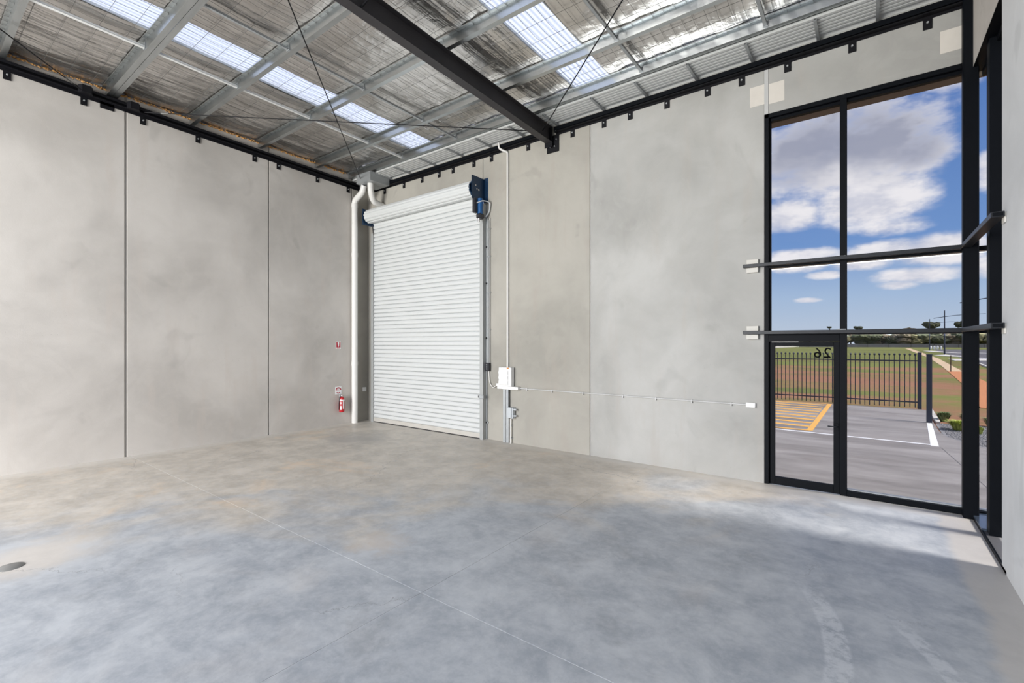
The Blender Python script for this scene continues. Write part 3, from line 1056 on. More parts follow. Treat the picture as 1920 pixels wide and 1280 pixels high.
# side guides
MB().prism([(-10.66, YB - 0.001), (-10.66, cy - 0.05), (-10.57, cy - 0.05), (-10.57, cy - 0.035), (-10.645, cy - 0.035), (-10.645, YB - 0.001)], 'z', 0, 5.05).build('guide', 'track_grey', o)
MB().prism([(-6.70, YB - 0.001), (-6.70, cy - 0.05), (-6.79, cy - 0.05), (-6.79, cy - 0.035), (-6.715, cy - 0.035), (-6.715, YB - 0.001)], 'z', 0, 5.15).build('guide', 'track_grey', o)
MB().box(-6.70, -6.67, YB - 0.03, YB - 0.001, 0, 5.15).build('guide_angle', 'galv_dull', o)
# serrated curtain edge at the left guide
e_ = MB()
for i in range(49):
    e_.box(-10.605, -10.585, cy - 0.014, cy + 0.004, 0.15 + i * pitch, 0.15 + i * pitch + 0.06)
eo = e_.build('end_lock', 'track_grey', o)
eo['kind'] = 'stuff'
# roll: curtain wound on the drum, faceted by the slats
rc, rz_, rr_ = 7.70, 5.475, 0.175
prof = []
ns = 13
for i in range(ns):
    for j in range(4):
        a = 2 * PI * (i + j / 4 * 0.92) / ns
        rad = rr_ * (1 + 0.05 * math.sin(PI * j / 3))
        prof.append((rc + rad * math.cos(a), rz_ + rad * math.sin(a)))
    a = 2 * PI * (i + 0.96) / ns
    prof.append((rc + rr_ * 0.93 * math.cos(a), rz_ + rr_ * 0.93 * math.sin(a)))
MB().prism(prof, 'x', -10.60, -6.87).build('curtain_roll', 'shutter_white', o)
# leading sheet from roll down to the curtain
MB().prism([(rc + 0.10, rz_ - 0.14), (cy - 0.012, 5.36), (cy - 0.012, 5.20), (cy + 0.004, 5.20), (cy + 0.004, 5.37), (rc + 0.12, rz_ - 0.12)], 'x', cx0, cx1).build('lead_slat', 'shutter_white', o)
MB().tube([(-6.87, rc, rz_), (-6.80, rc, rz_)], 0.06, 14).build('axle', 'motor_blue_bright', o)
# chain wheel
whl = MB()
whl.tube([(-6.865, rc, rz_), (-6.845, rc, rz_)], 0.165, 24, smooth=False)
whl.tube([(-6.80, rc, rz_), (-6.775, rc, rz_)], 0.15, 24, smooth=False)
for i in range(10):
    a = 2 * PI * i / 10
    whl.box(-6.865, -6.845, -0.018, 0.018, 0.155, 0.185, Matrix.Translation((0, rc, rz_)) @ Matrix.Rotation(a, 4, 'X'))
whl.build('drive_wheel', 'motor_blue', o)
# motor plate and gearbox
MB().bbox(-6.77, -6.755, 7.50, YB - 0.004, 5.22, 5.72, 0.003).build('side_plate', 'motor_blue', o)
MB().box(-6.77, -6.66, YB - 0.014, YB - 0.002, 5.20, 5.74).build('wall_bracket', 'motor_blue', o)
for y_, z_, r_ in ((7.62, 5.52, 0.014), (7.66, 5.45, 0.014), (7.72, 5.44, 0.02)):
    MB().tube([(-6.755, y_, z_), (-6.748, y_, z_)], r_, 10).build('bolt', 'chrome', o)
for z_ in (5.30, 5.38, 5.42, 5.60, 5.66):
    MB().tube([(-6.69, YB - 0.02, z_), (-6.69, YB - 0.013, z_)], 0.009, 8).build('bolt', 'chrome', o)
MB().tube([(-6.71, 7.72, 5.24), (-6.71, 7.72, 4.90)], 0.062, 16).build('motor_body', 'motor_blue_bright', o)
MB().bbox(-6.80, -6.73, 7.56, 7.68, 4.92, 5.24, 0.008).build('limit_box', 'plastic_black', o)
MB().bbox(-6.78, -6.64, 7.64, 7.80, 4.80, 4.92, 0.03).build('gear_housing', 'plastic_black', o)
MB().tube([(-6.70, 7.66, 4.72), (-6.70, 7.66, 4.80)], 0.025, 12).build('release_knob', 'chrome', o)
MB().tube(bend([(-6.72, 7.62, 5.13), (-6.63, 7.72, 5.19), (-6.57, 7.88, 5.18), (-6.60, 7.90, 4.98), (-6.66, 7.84, 4.86)], 0.05), 0.013, 8).build('motor_cable', 'plastic_grey', o)
# left end bracket
MB().bbox(-10.66, -10.645, 7.52, YB - 0.004, 5.24, 5.66, 0.003).build('end_bracket', 'motor_blue', o)
MB().box(-10.72, -10.60, YB - 0.014, YB - 0.002, 5.18, 5.68).build('wall_bracket', 'motor_blue', o)
# curved flare at the guide top
MB().tube(bend([(-10.60, 7.80, 5.26), (-10.585, 7.80, 5.16), (-10.575, 7.81, 5.0)], 0.04), 0.012, 8).build('guide_flare', 'plastic_black', o)
# hand chain loop and side lock
for x in (-6.64, -6.605):
    MB().tube([(x, 7.88, 1.55), (x, 7.88, 4.80)], 0.006, 6).build('hand_chain', 'galv_dull', o)
MB().bbox(-6.79, -6.66, 7.76, 7.80, 0.90, 0.98, 0.01).build('side_lock', 'galv_dull', o)
MB().box(-6.815, -6.785, 7.77, 7.80, 0.915, 0.96).build('lock_bolt', 'plastic_black', o)
for z_ in (0.35, 2.2, 3.4, 4.2):
    MB().box(-6.70, -6.645, YB - 0.03, YB - 0.001, z_, z_ + 0.04).build('guide_clip', 'galv_dull', o)

# ------------------------------------------------------------------ services on the end wall
o = empty('control_conduit', (-6.62, YB, 1.6))
for x in (-6.655, -6.60):
    MB().tube([(x, YB - 0.016, 1.68), (x, YB - 0.016, 4.85)], 0.0125, 10).build('conduit', 'conduit_grey', o)
for z_ in (2.4, 3.2, 4.0, 4.6):
    MB().box(-6.68, -6.575, YB - 0.03, YB - 0.001, z_, z_ + 0.02).build('saddle', 'galv_dull', o)
tag(o, 'pair of thin grey conduits running down beside the shutter guide', 'conduit')
o = empty('control_box', (-6.66, YB, 1.6))
MB().bbox(-6.70, -6.58, YB - 0.075, YB - 0.002, 1.50, 1.68, 0.008).build('case', 'plastic_black', o)
for z_ in (1.635, 1.59, 1.545):
    MB().tube([(-6.64, YB - 0.084, z_), (-6.64, YB - 0.075, z_)], 0.011, 10).build('button', 'plastic_grey', o)
MB().tube(bend([(-6.62, YB - 0.03, 1.50), (-6.60, YB - 0.03, 1.25), (-6.50, YB - 0.03, 1.13), (-6.33, YB - 0.03, 1.25), (-6.28, YB - 0.03, 1.24)], 0.06), 0.008, 8).build('cable', 'pvc_white', o)
tag(o, 'small black shutter control box with a hanging white cable', 'control box')

# switchboard
o = empty('switchboard', (-6.11, YB, 1.17))
sx0, sx1 = -6.265, -5.93
MB().bbox(sx0, sx1, YB - 0.13, YB - 0.02, 1.20, 1.60, 0.008).build('enclosure', 'plastic_white', o)
for k in range(3):
    z0 = 1.225 + k * 0.105
    pr = [(YB - 0.13, z0), (YB - 0.145, z0 + 0.012), (YB - 0.155, z0 + 0.05), (YB - 0.145, z0 + 0.095), (YB - 0.13, z0 + 0.10)]
    MB().prism(pr, 'x', sx0 + 0.012, sx1 - 0.08).build('breaker_cover', 'plastic_white', o)
MB().box(sx1 - 0.115, sx1 - 0.06, YB - 0.134, YB - 0.129, 1.565, 1.595).build('warning_label', 'label_orange', o)
MB().box(sx0 + 0.01, sx0 + 0.08, YB - 0.134, YB - 0.129, 1.587, 1.597).build('name_strip', 'plastic_grey', o)
MB().bbox(-6.33, -5.78, YB - 0.10, YB - 0.02, 1.135, 1.198, 0.006).build('cable_trough', 'plastic_white', o)
MB().bbox(-6.35, -6.27, YB - 0.11, YB - 0.02, 1.19, 1.25, 0.006).build('side_box', 'plastic_white', o)
tag(o, 'white wall mounted electrical switchboard with three ribbed breaker covers', 'switchboard')
o = empty('conduit_riser', (-6.10, YB, 1.6))
MB().tube(bend([(-6.10, YB - 0.03, 1.60), (-6.10, YB - 0.03, 6.16), (-6.19, YB - 0.12, 6.20), (-6.25, YB - 0.13, 6.25), (-6.26, YB - 0.13, 6.36)], 0.03, 4), 0.022, 12, rs=None).build('pipe', 'pvc_white', o)
tag(o, 'white vertical conduit rising from the switchboard to the black angle', 'conduit')
o = empty('channel_post', (-6.12, YB, 0))
MB().prism([(-6.21, YB - 0.002), (-6.21, YB - 0.05), (-6.135, YB - 0.05), (-6.135, YB - 0.042), (-6.20, YB - 0.042), (-6.20, YB - 0.002)], 'z', 0, 1.135).build('channel', 'galv_dull', o)
MB().prism([(-6.13, YB - 0.002), (-6.13, YB - 0.045), (-6.06, YB - 0.045), (-6.06, YB - 0.037), (-6.122, YB - 0.037), (-6.122, YB - 0.002)], 'z', 0, 1.135).build('second_channel', 'galv_dull', o)
tag(o, 'galvanised steel channel standing on the floor under the switchboard', 'post')
o = empty('grey_conduit', (-6.08, YB, 0.8))
MB().tube([(-6.065, YB - 0.07, 0.74), (-6.065, YB - 0.07, 1.135)], 0.016, 10).build('pipe', 'plastic_grey', o)
tag(o, 'short pale blue grey conduit between switchboard and isolator box', 'conduit')
o = empty('isolator_box', (-5.99, YB, 0.7))
MB().bbox(-6.06, -5.94, YB - 0.12, YB - 0.02, 0.54, 0.76, 0.008).build('case', 'plastic_grey', o)
MB().bbox(-5.935, -5.905, YB - 0.11, YB - 0.02, 0.53, 0.76, 0.006).build('cover', 'plastic_grey', o)
MB().box(-5.942, -5.934, YB - 0.105, YB - 0.02, 0.55, 0.75).build('gasket', 'plastic_black', o)
for z_ in (0.59, 0.72):
    MB().tube([(-5.905, YB - 0.07, z_), (-5.84, YB - 0.07, z_)], 0.020, 10).build('gland', 'plastic_grey', o)
MB().tube([(-6.0, YB - 0.06, 0.52), (-6.0, YB - 0.06, 0.0)], 0.014, 10).build('white_conduit', 'pvc_white', o)
MB().box(-6.02, -5.98, YB - 0.05, YB - 0.002, 0.36, 0.38).build('saddle', 'galv_dull', o)
MB().box(-6.02, -5.98, YB - 0.05, YB - 0.002, 0.10, 0.12).build('saddle', 'galv_dull', o)
tag(o, 'pale grey isolator box with white conduit down to the floor', 'isolator')
o = empty('horizontal_conduit', (-3.6, YB, 1.16))
MB().tube([(-5.80, YB - 0.02, 1.165), (-1.49, YB - 0.02, 1.165)], 0.0125, 10).build('pipe', 'conduit_grey', o)
for x in (-5.6, -5.0, -4.3, -3.5, -2.9, -2.3, -1.7):
    MB().box(x - 0.008, x + 0.008, YB - 0.035, YB - 0.001, 1.13, 1.182).build('saddle', 'conduit_grey', o)
tag(o, 'thin grey conduit running level across the end wall to the outlet', 'conduit')
o = empty('power_outlet', (-1.43, YB, 1.16))
MB().bbox(-1.49, -1.36, YB - 0.045, YB - 0.001, 1.125, 1.20, 0.006).build('plate', 'plastic_white', o)
for x in (-1.455, -1.395):
    MB().bbox(x - 0.01, x + 0.01, YB - 0.05, YB - 0.045, 1.17, 1.19, 0.002).build('switch', 'plastic_white', o)
tag(o, 'white double power outlet on the end wall beside the glass door', 'power outlet')
o = empty('light_switch', (XL, 7.80, 0.87))
MB().bbox(XL + 0.001, XL + 0.015, 7.745, 7.865, 0.80, 0.915, 0.004).build('plate', 'plastic_white', o)
MB().bbox(XL + 0.015, XL + 0.021, 7.79, 7.82, 0.84, 0.875, 0.002).build('rocker', 'plastic_white', o)
tag(o, 'small white wall switch in the corner behind the downpipe', 'switch')

# ------------------------------------------------------------------ fire point
o = empty('location_sign', (XL, 7.015, 2.05))
MB().box(XL + 0.001, XL + 0.005, 6.945, 7.085, 1.96, 2.15).build('backing', 'sign_white', o)
MB().box(XL + 0.005, XL + 0.006, 6.955, 7.075, 1.995, 2.14).build('red_field', 'sign_red', o)
pr = [(7.00, 2.03), (7.015, 2.01), (7.03, 2.03), (7.038, 2.12), (7.03, 2.135), (7.015, 2.145), (7.00, 2.135), (6.992, 2.12)]
MB().prism(pr, 'x', XL + 0.006, XL + 0.0075).build('white_symbol', 'sign_white', o)
MB().box(XL + 0.005, XL + 0.006, 6.965, 7.065, 1.97, 1.985).build('red_strip', 'sign_red', o)
tag(o, 'upper red and white extinguisher location sign on the left wall', 'sign')
o = empty('extinguisher_sign', (XL, 7.0, 0.88))
MB().bbox(XL + 0.001, XL + 0.005, 6.925, 7.105, 0.785, 0.985, 0.001).build('backing', 'sign_white', o)


def disc(y, z, r0, r1, a0, a1, n=20):
    m = MB()
    for i in range(n):
        b0, b1 = R(a0 + (a1 - a0) * i / n), R(a0 + (a1 - a0) * (i + 1) / n)
        m.add([(XL + 0.006, y + r0 * math.cos(b0), z + r0 * math.sin(b0)), (XL + 0.006, y + r1 * math.cos(b0), z + r1 * math.sin(b0)),
               (XL + 0.006, y + r1 * math.cos(b1), z + r1 * math.sin(b1)), (XL + 0.006, y + r0 * math.cos(b1), z + r0 * math.sin(b1))], [(0, 1, 2, 3)])
    return m


disc(7.015, 0.888, 0.0, 0.082, 0, 180).build('red_arc', 'sign_red', o)
disc(7.015, 0.885, 0.058, 0.082, 225, 315, 10).build('red_arc', 'sign_red', o)
MB().box(XL + 0.006, XL + 0.0075, 6.985, 7.045, 0.930, 0.945).build('text_bar', 'sign_white', o)
MB().box(XL + 0.006, XL + 0.0075, 6.965, 7.065, 0.900, 0.918).build('text_bar', 'sign_white', o)
tag(o, 'lower square white sign with a red half disc above the extinguisher', 'sign')

o = empty('fire_extinguisher', (XL + 0.09, 7.057, 0.32))
ex, ey = XL + 0.09, 7.057
MB().lathe([(0.0, 0.0), (0.055, 0.0), (0.064, 0.012), (0.066, 0.03), (0.066, 0.33), (0.060, 0.36), (0.042, 0.385), (0.022, 0.395), (0.02, 0.41)], (ex, ey, 0.325), 24).build('cylinder_body', 'ext_red', o)
MB().lathe([(0.067, 0.29), (0.067, 0.325)], (ex, ey, 0.325), 24).build('white_band', 'sign_white', o)


def wrap(a0, a1, z0, z1, mat, nm):
    m = MB()
    n = 6
    for i in range(n):
        b0, b1 = R(a0 + (a1 - a0) * i / n), R(a0 + (a1 - a0) * (i + 1) / n)
        r = 0.0675
        m.add([(ex + r * math.cos(b0), ey + r * math.sin(b0), z0), (ex + r * math.cos(b1), ey + r * math.sin(b1), z0),
               (ex + r * math.cos(b1), ey + r * math.sin(b1), z1), (ex + r * math.cos(b0), ey + r * math.sin(b0), z1)], [(0, 1, 2, 3)], True)
    m.build(nm, mat, o)


wrap(-65, -35, 0.40, 0.49, 'sign_white', 'label')
wrap(-10, 20, 0.41, 0.62, 'sign_white', 'label')
wrap(-60, -42, 0.54, 0.59, 'sign_white', 'label')
MB().tube([(ex, ey, 0.72), (ex, ey, 0.76)], 0.02, 12).build('valve', 'chrome', o)
m_ = MB()
m_.box(ex - 0.012, ex + 0.012, ey - 0.09, ey + 0.03, 0.762, 0.772)
m_.box(ex - 0.010, ex + 0.010, ey - 0.085, ey + 0.02, 0.742, 0.75)
m_.build('lever', 'chrome', o)
MB().tube(bend([(ex, ey - 0.02, 0.745), (ex + 0.02, ey - 0.075, 0.72), (ex + 0.01, ey - 0.085, 0.55), (ex, ey - 0.08, 0.40)], 0.03), 0.009, 8).build('hose', 'plastic_black', o)
MB().box(XL + 0.001, XL + 0.03, ey - 0.02, ey + 0.02, 0.45, 0.78).build('wall_hook', 'galv_dull', o)
tag(o, 'red fire extinguisher hung low on the left wall near the downpipe', 'extinguisher')

# ------------------------------------------------------------------ corner glazing
GY = 8.00
w1 = struct(empty('window_1', (-0.1, GY, 0)), 'tall black framed glazing in the end wall with a glass door at its foot', 'window')
FA, FB = YB + 0.0, YB + 0.13        # frame depth


def fbar(parent, x0, x1, z0, z1, name, y0=FA, y1=FB, mat='frame_black'):
    return MB().bbox(x0, x1, y0, y1, z0, z1, 0.003).build(name, mat, parent)


FT = 5.54
fbar(w1, -1.243, -1.185, 0, FT, 'jamb')
fbar(w1, -1.185, -1.165, 0, FT - 0.06, 'glazing_bead', YB + 0.05)
fbar(w1, -1.243, 1.20, FT - 0.062, FT - 0.002, 'head')
fbar(w1, -1.185, 1.20, FT - 0.105, FT - 0.062, 'head_bead', YB + 0.05, FB)
fbar(w1, -0.312, -0.232, 0, FT - 0.06, 'mullion')
fbar(w1, -0.232, 1.20, 0.0, 0.075, 'sill', YB + 0.0)
fbar(w1, -0.232, 1.20, 0.075, 0.09, 'sill_bead', YB + 0.05, mat='galv_dull')
fbar(w1, -1.185, 1.20, 3.225, 3.28, 'transom', YB + 0.01)
fbar(w1, -1.185, 1.20, 2.225, 2.27, 'transom', YB + 0.01)
fbar(w1, -1.185, -0.312, 2.125, 2.226, 'door_head', YB + 0.0)
PN = [(-1.165, -0.312, 3.25, FT - 0.105), (-0.232, 1.157, 3.25, FT - 0.105), (-1.165, -0.312, 2.245, 3.205), (-0.232, 1.157, 2.245, 3.205), (-0.232, 1.157, 0.09, 2.20)]
for x0, x1, z0, z1 in PN:
    MB().box(x0, x1, GY, GY + 0.006, z0, z1).build('pane', 'tinted_glass', w1)
# brown lintel soffit outside the head
MB().box(-1.6, 1.45, FB + YB * 0, YB + 0.42, 5.475, 5.70).build('outer_soffit', 'brown_soffit', w1)
for ob in w1.children:
    if ob.name.startswith('outer_soffit'):
        me = ob.data
        for v in me.vertices:
            if v.co.y < YB + 0.2:
                v.co.y = YB + 0.172

d1 = struct(empty('door_1', (-0.75, GY, 0)), 'black framed glass entrance door with the number 26 read backwards', 'glass door')
dx0, dx1 = -1.165, -0.312
fbar(d1, dx0, -1.105, 0.01, 2.12, 'stile', YB + 0.005, YB + 0.06)
fbar(d1, -0.385, dx1, 0.01, 2.12, 'stile', YB + 0.005, YB + 0.06)
fbar(d1, -1.105, -0.385, 0.01, 0.125, 'bottom_rail', YB + 0.005, YB + 0.06)
fbar(d1, -1.105, -0.385, 2.065, 2.12, 'top_rail', YB + 0.005, YB + 0.06)
MB().box(-1.105, -0.385, YB + 0.03, YB + 0.036, 0.125, 2.065).build('pane', 'tinted_glass', d1)
MB().tube(bend([(-0.345, YB + 0.004, 0.945), (-0.345, YB - 0.045, 0.945), (-0.45, YB - 0.05, 0.95)], 0.02), 0.009, 8).build('handle', 'bar_dark', d1)
MB().bbox(-0.372, -0.325, YB - 0.004, YB + 0.006, 0.89, 0.99, 0.002).build('lock_plate', 'frame_black', d1)
# numerals "26" facing outside
cu = bpy.data.curves.new('door_number', 'FONT')
cu.body = '26'
cu.size = 0.205
cu.extrude = 0.001
cu.align_x = 'CENTER'
cu.space_character = 1.12
to = bpy.data.objects.new('tmp_text', cu)
COL.objects.link(to)
dg = bpy.context.evaluated_depsgraph_get()
me = bpy.data.meshes.new_from_object(to.evaluated_get(dg))
bpy.data.objects.remove(to)
me.materials.clear()
me.materials.append(MATS['frame_black'])
to = bpy.data.objects.new('door_number', me)
COL.objects.link(to)
to.parent = d1
to.matrix_parent_inverse = Matrix.Translation(d1.location).inverted()
to.rotation_euler = (R(90), 0, R(180))
to.location = (-0.515, YB + 0.039, 1.90)

# return glazing in the right wall
w2 = struct(empty('window_2', (1.157, 7.4, 0)), 'narrow return glazing round the corner in the right wall', 'window')
MB().box(1.155, 1.161, 7.30, 8.0, 0.09, 5.43).build('pane', 'tinted_glass', w2)
MB().box(1.155, 1.161, 6.285, 7.15, 0.09, 5.43).build('pane', 'tinted_glass', w2)
MB().bbox(1.145, 1.165, 7.985, 8.012, 0.06, 5.43, 0.002).build('corner_joint', 'frame_black', w2)
MB().bbox(1.045, 1.20, 7.15, 7.30, 0.03, 5.40, 0.003).build('post', 'frame_black', w2)
MB().bbox(XR + 0.002, 1.19, 7.30, YB + 0.0, -0.005, 0.055, 0.003).build('sill', 'sill_metal_sky_tint', w2)
MB().bbox(XR + 0.002, 1.19, 6.284, 7.30, -0.005, 0.030, 0.003).build('sill', 'sill_grey', w2)
MB().bbox(XR + 0.0, XR + 0.018, 6.10, 7.93, -0.004, 0.034, 0.002).build('sill_trim', 'frame_black', w2)
MB().bbox(1.10, 1.19, 6.284, 7.98, 5.335, 5.40, 0.003).build('head', 'frame_black', w2)
MB().box(XR + 0.001, 1.17, 6.284, YB + 0.02, 5.392, 5.402).build('head_lining', 'frame_black', w2)

# corner column
o = tag(MB().bbox(0.914, 1.053, 7.79, 7.928, 0, 6.42, 0.008).build('steel_column', 'frame_black'), 'square black steel column standing in the glazed corner', 'column')

# wind rails
RB = 'black steel rails across the glazing'


def rail_back(zt, label):
    o = empty('wind_rail', (-0.3, YB - 0.05, zt))
    MB().bbox(-1.52, 0.912, YB - 0.105, YB - 0.03, zt - 0.05, zt, 0.003).build('bar', 'bar_dark', o)
    m_ = MB()
    m_.bbox(-1.48, -1.32, YB - 0.06, YB - 0.001, zt - 0.125, zt - 0.052, 0.003)
    m_.build('packer', 'cream_block', o)
    MB().bbox(-1.48, -1.32, YB - 0.045, YB - 0.001, zt + 0.002, zt + 0.075, 0.003).build('packer', 'cream_block', o)
    MB().box(-0.34, -0.24, YB - 0.03, YB + 0.001, zt - 0.04, zt + 0.012).build('fixing_clip', 'galv_dull', o)
    tag(o, label, 'rail', RB)


rail_back(3.30, 'upper black rail across the end wall glazing')
rail_back(2.29, 'lower black rail across the end wall glazing above the door')


def rail_right(zt, label):
    o = empty('wind_rail', (0.95, 7.0, zt))
    MB().bbox(0.895, 0.985, 6.07, 7.785, zt - 0.05, zt, 0.003).build('bar', 'bar_dark', o)
    MB().bbox(0.985, 0.999, 6.09, 6.20, zt - 0.10, zt - 0.005, 0.002).build('packer', 'cream_block', o)
    MB().box(0.905, 0.975, 6.068, 6.0705, zt - 0.042, zt - 0.008).build('end_cap', 'frame_black', o)
    tag(o, label, 'rail', RB)


rail_right(3.30, 'upper black rail on the right wall, from column to concrete')
rail_right(2.29, 'lower black rail on the right wall, from column to concrete')

# ================================================================== OUTSIDE
GZ = -0.05
gr = struct(MB().add([(-700, 8.1, GZ - 0.02), (700, 8.1, GZ - 0.02), (700, 900, GZ - 0.02), (-700, 900, GZ - 0.02)], [(0, 1, 2, 3)]).build('ground', 'field'),
            'open paddock of patchy green grass and red soil', 'ground')
dv = struct(MB().prism([(-30, 8.12), (2.6, 8.12), (2.6, 12.6), (2.3, 13.1), (1.97, 13.6), (1.70, 13.95), (1.56, 14.35), (1.44, 14.8), (1.39, 15.4), (1.42, 17.2), (1.50, 20.3), (-30, 20.3)], 'z', GZ - 0.2, GZ).build('driveway', 'drive_concrete'),
            'grey stained concrete yard outside the door', 'concrete yard')
# saw cut in the yard
MB().hexa([(1.20, 13.1, GZ), (1.21, 13.1, GZ), (1.51, 8.5, GZ), (1.50, 8.5, GZ), (1.20, 13.1, GZ + 0.002), (1.21, 13.1, GZ + 0.002), (1.51, 8.5, GZ + 0.002), (1.50, 8.5, GZ + 0.002)]).build('saw_cut', 'asphalt', dv)
# kerb edge beside the gate post
MB().prism([(1.47, 17.1), (1.56, 17.1), (1.66, 20.3), (1.54, 20.3)], 'z', GZ - 0.1, GZ + 0.04).build('kerb_edge', 'kerb', dv)


def flat(pts, name, mat, parent, h=0.004):
    return MB().prism(pts, 'z', GZ, GZ + h).build(name, mat, parent)


flat([(-12, 13.74), (1.12, 13.30), (1.12, 13.40), (-12, 13.84)], 'white_line', 'line_white', dv)
flat([(1.05, 13.20), (1.18, 13.20), (1.37, 16.95), (1.27, 16.95)], 'white_line', 'line_white', dv, 0.005)
flat([(-1.22, 13.68), (-1.09, 13.68), (-1.02, 20.15), (-1.15, 20.15)], 'yellow_border', 'line_yellow', dv, 0.006)
flat([(-6, 13.66), (-1.22, 13.66), (-1.22, 13.80), (-6, 13.80)], 'yellow_border', 'line_yellow', dv, 0.007)
flat([(-6, 20.02), (-1.1, 20.02), (-1.1, 20.15), (-6, 20.15)], 'yellow_border', 'line_yellow', dv, 0.007)
for k in range(9):
    y = 14.3 + k * 0.66
    flat([(-6, y + 0.5), (-1.22, y - 0.02), (-1.22, y + 0.20), (-6, y + 0.72)], 'hatch_stripe', 'line_yellow', dv)

# steel picket fence
FY = 20.4
o = empty('picket_fence', (-1.5, FY, GZ))
fx0, fx1 = -4.6, 1.30
for z_ in (0.22, 1.58):
    MB().bbox(fx0, fx1, FY - 0.02, FY + 0.02, GZ + z_ - 0.02, GZ + z_ + 0.02, 0.002).build('rail', 'lamp_steel', o)
pk = MB()
pk.box(-0.0125, 0.0125, -0.0125, 0.0125, 0.04, 1.76)
pk.lathe([(0.012, 1.75), (0.028, 1.765), (0.034, 1.785), (0.028, 1.81), (0.0, 1.83)], (0, 0, 0), 8)
p0 = pk.build('picket', 'lamp_steel', None)
x = fx1 - 0.06
first = True
while x > fx0:
    c_ = p0 if first else p0.copy()
    if not first:
        COL.objects.link(c_)
    c_.parent = o
    c_.location = (x - o.location.x, FY - o.location.y, GZ - o.location.z)
    first = False
    x -= 0.133
MB().bbox(fx1, fx1 + 0.10, FY - 0.05, FY + 0.05, GZ, GZ + 1.86, 0.004).build('post', 'lamp_steel', o)
tag(o, 'black steel picket fence with ball tips along the concrete yard', 'fence')
o = empty('gate_post', (1.33, 17.06, GZ))
MB().bbox(1.27, 1.385, 17.0, 17.115, GZ, GZ + 1.84, 0.006).build('post', 'lamp_steel', o)
MB().bbox(1.262, 1.393, 16.992, 17.123, GZ + 1.84, GZ + 1.86, 0.003).build('cap', 'lamp_steel', o)
tag(o, 'square dark gate post standing in front of the picket fence end', 'post')

# garden bed
gv = MB()
bed = [(1.97, 13.6), (1.70, 13.95), (1.56, 14.35), (1.44, 14.8), (1.42, 15.4), (1.45, 17.0), (3.4, 17.4), (3.6, 13.6)]
bd = struct(MB().prism(bed, 'z', GZ - 0.15, GZ - 0.012).build('garden_bed', 'gravel'), 'dark gravel garden bed beside the yard', 'garden bed')
for k in range(5200):
    x, y = random.uniform(1.42, 3.5), random.uniform(13.55, 17.1)
    lim = 1.45 if y > 14.8 else 1.45 + (14.8 - y) * 0.48
    if x < lim + 0.04:
        continue
    r_ = random.uniform(0.012, 0.028)
    q = [random.uniform(0.7, 1.3) for _ in range(3)]
    vs = [(x + r_ * dx * q[0], y + r_ * dy * q[1], GZ - 0.008 + r_ * dz * q[2] * 0.8) for dx, dy, dz in ((1, .2, 0), (-1, -.2, 0), (.2, 1, 0), (-.2, -1, 0), (0, 0, 1), (0, 0, -1))]
    gv.add(vs, [(0, 2, 4), (2, 1, 4), (1, 3, 4), (3, 0, 4)])
go = gv.build('gravel', 'gravel', bd, fix=False)
go['kind'] = 'stuff'


def tuft(x, y, r, h, n, mat, label, nm='shrub'):
    o = empty(nm, (x, y, GZ))
    m = MB()
    for i in range(n):
        a = random.uniform(0, 2 * PI)
        rr = r * random.uniform(0.2, 1)
        hh = h * random.uniform(0.6, 1.0)
        bw = 0.012
        d = Vector((math.cos(a), math.sin(a), 0))
        s_ = Vector((-d.y, d.x, 0)) * bw
        b0 = Vector((x, y, GZ - 0.03)) + d * rr * 0.25
        m1 = b0 + d * rr * 0.4 + Vector((0, 0, hh * 0.75))
        t1 = b0 + d * rr * 0.9 + Vector((0, 0, hh * 0.85))
        m.add([b0 - s_, b0 + s_, m1 + s_ * 1.2, m1 - s_ * 1.2, t1], [(0, 1, 2, 3), (3, 2, 4)])
    fo_ = m.build('foliage', mat, o, fix=False)
    fo_['kind'] = 'stuff'
    MB().tube([(x, y, GZ - 0.05), (x, y, GZ + h * 0.3)], 0.015, 6).build('stem', 'bark', o)
    tag(o, label, 'shrub', 'young plants in the garden bed')


tuft(1.80, 16.0, 0.30, 0.34, 420, 'shrub_green', 'bright green leafy shrub, fullest in the gravel bed beside the yard')
tuft(1.68, 17.7, 0.24, 0.34, 260, 'shrub_dark', 'dark green grass tuft behind the gate post')
tuft(2.15, 17.6, 0.26, 0.36, 260, 'shrub_dark', 'dark green grass tuft just behind the bright leafy shrub')
tuft(2.55, 17.2, 0.24, 0.32, 260, 'shrub_dark', 'dark green tuft seen through the narrow corner glass')
tuft(2.12, 15.6, 0.10, 0.26, 70, 'shrub_green', 'thin pale seedling beside the corner column in the gravel')
tuft(2.22, 14.5, 0.13, 0.14, 120, 'shrub_orange', 'small orange leaved plant in the gravel, upper of two')
tuft(2.10, 13.9, 0.12, 0.08, 100, 'shrub_orange', 'small orange leaved plant near the gravel edge, lower of two')

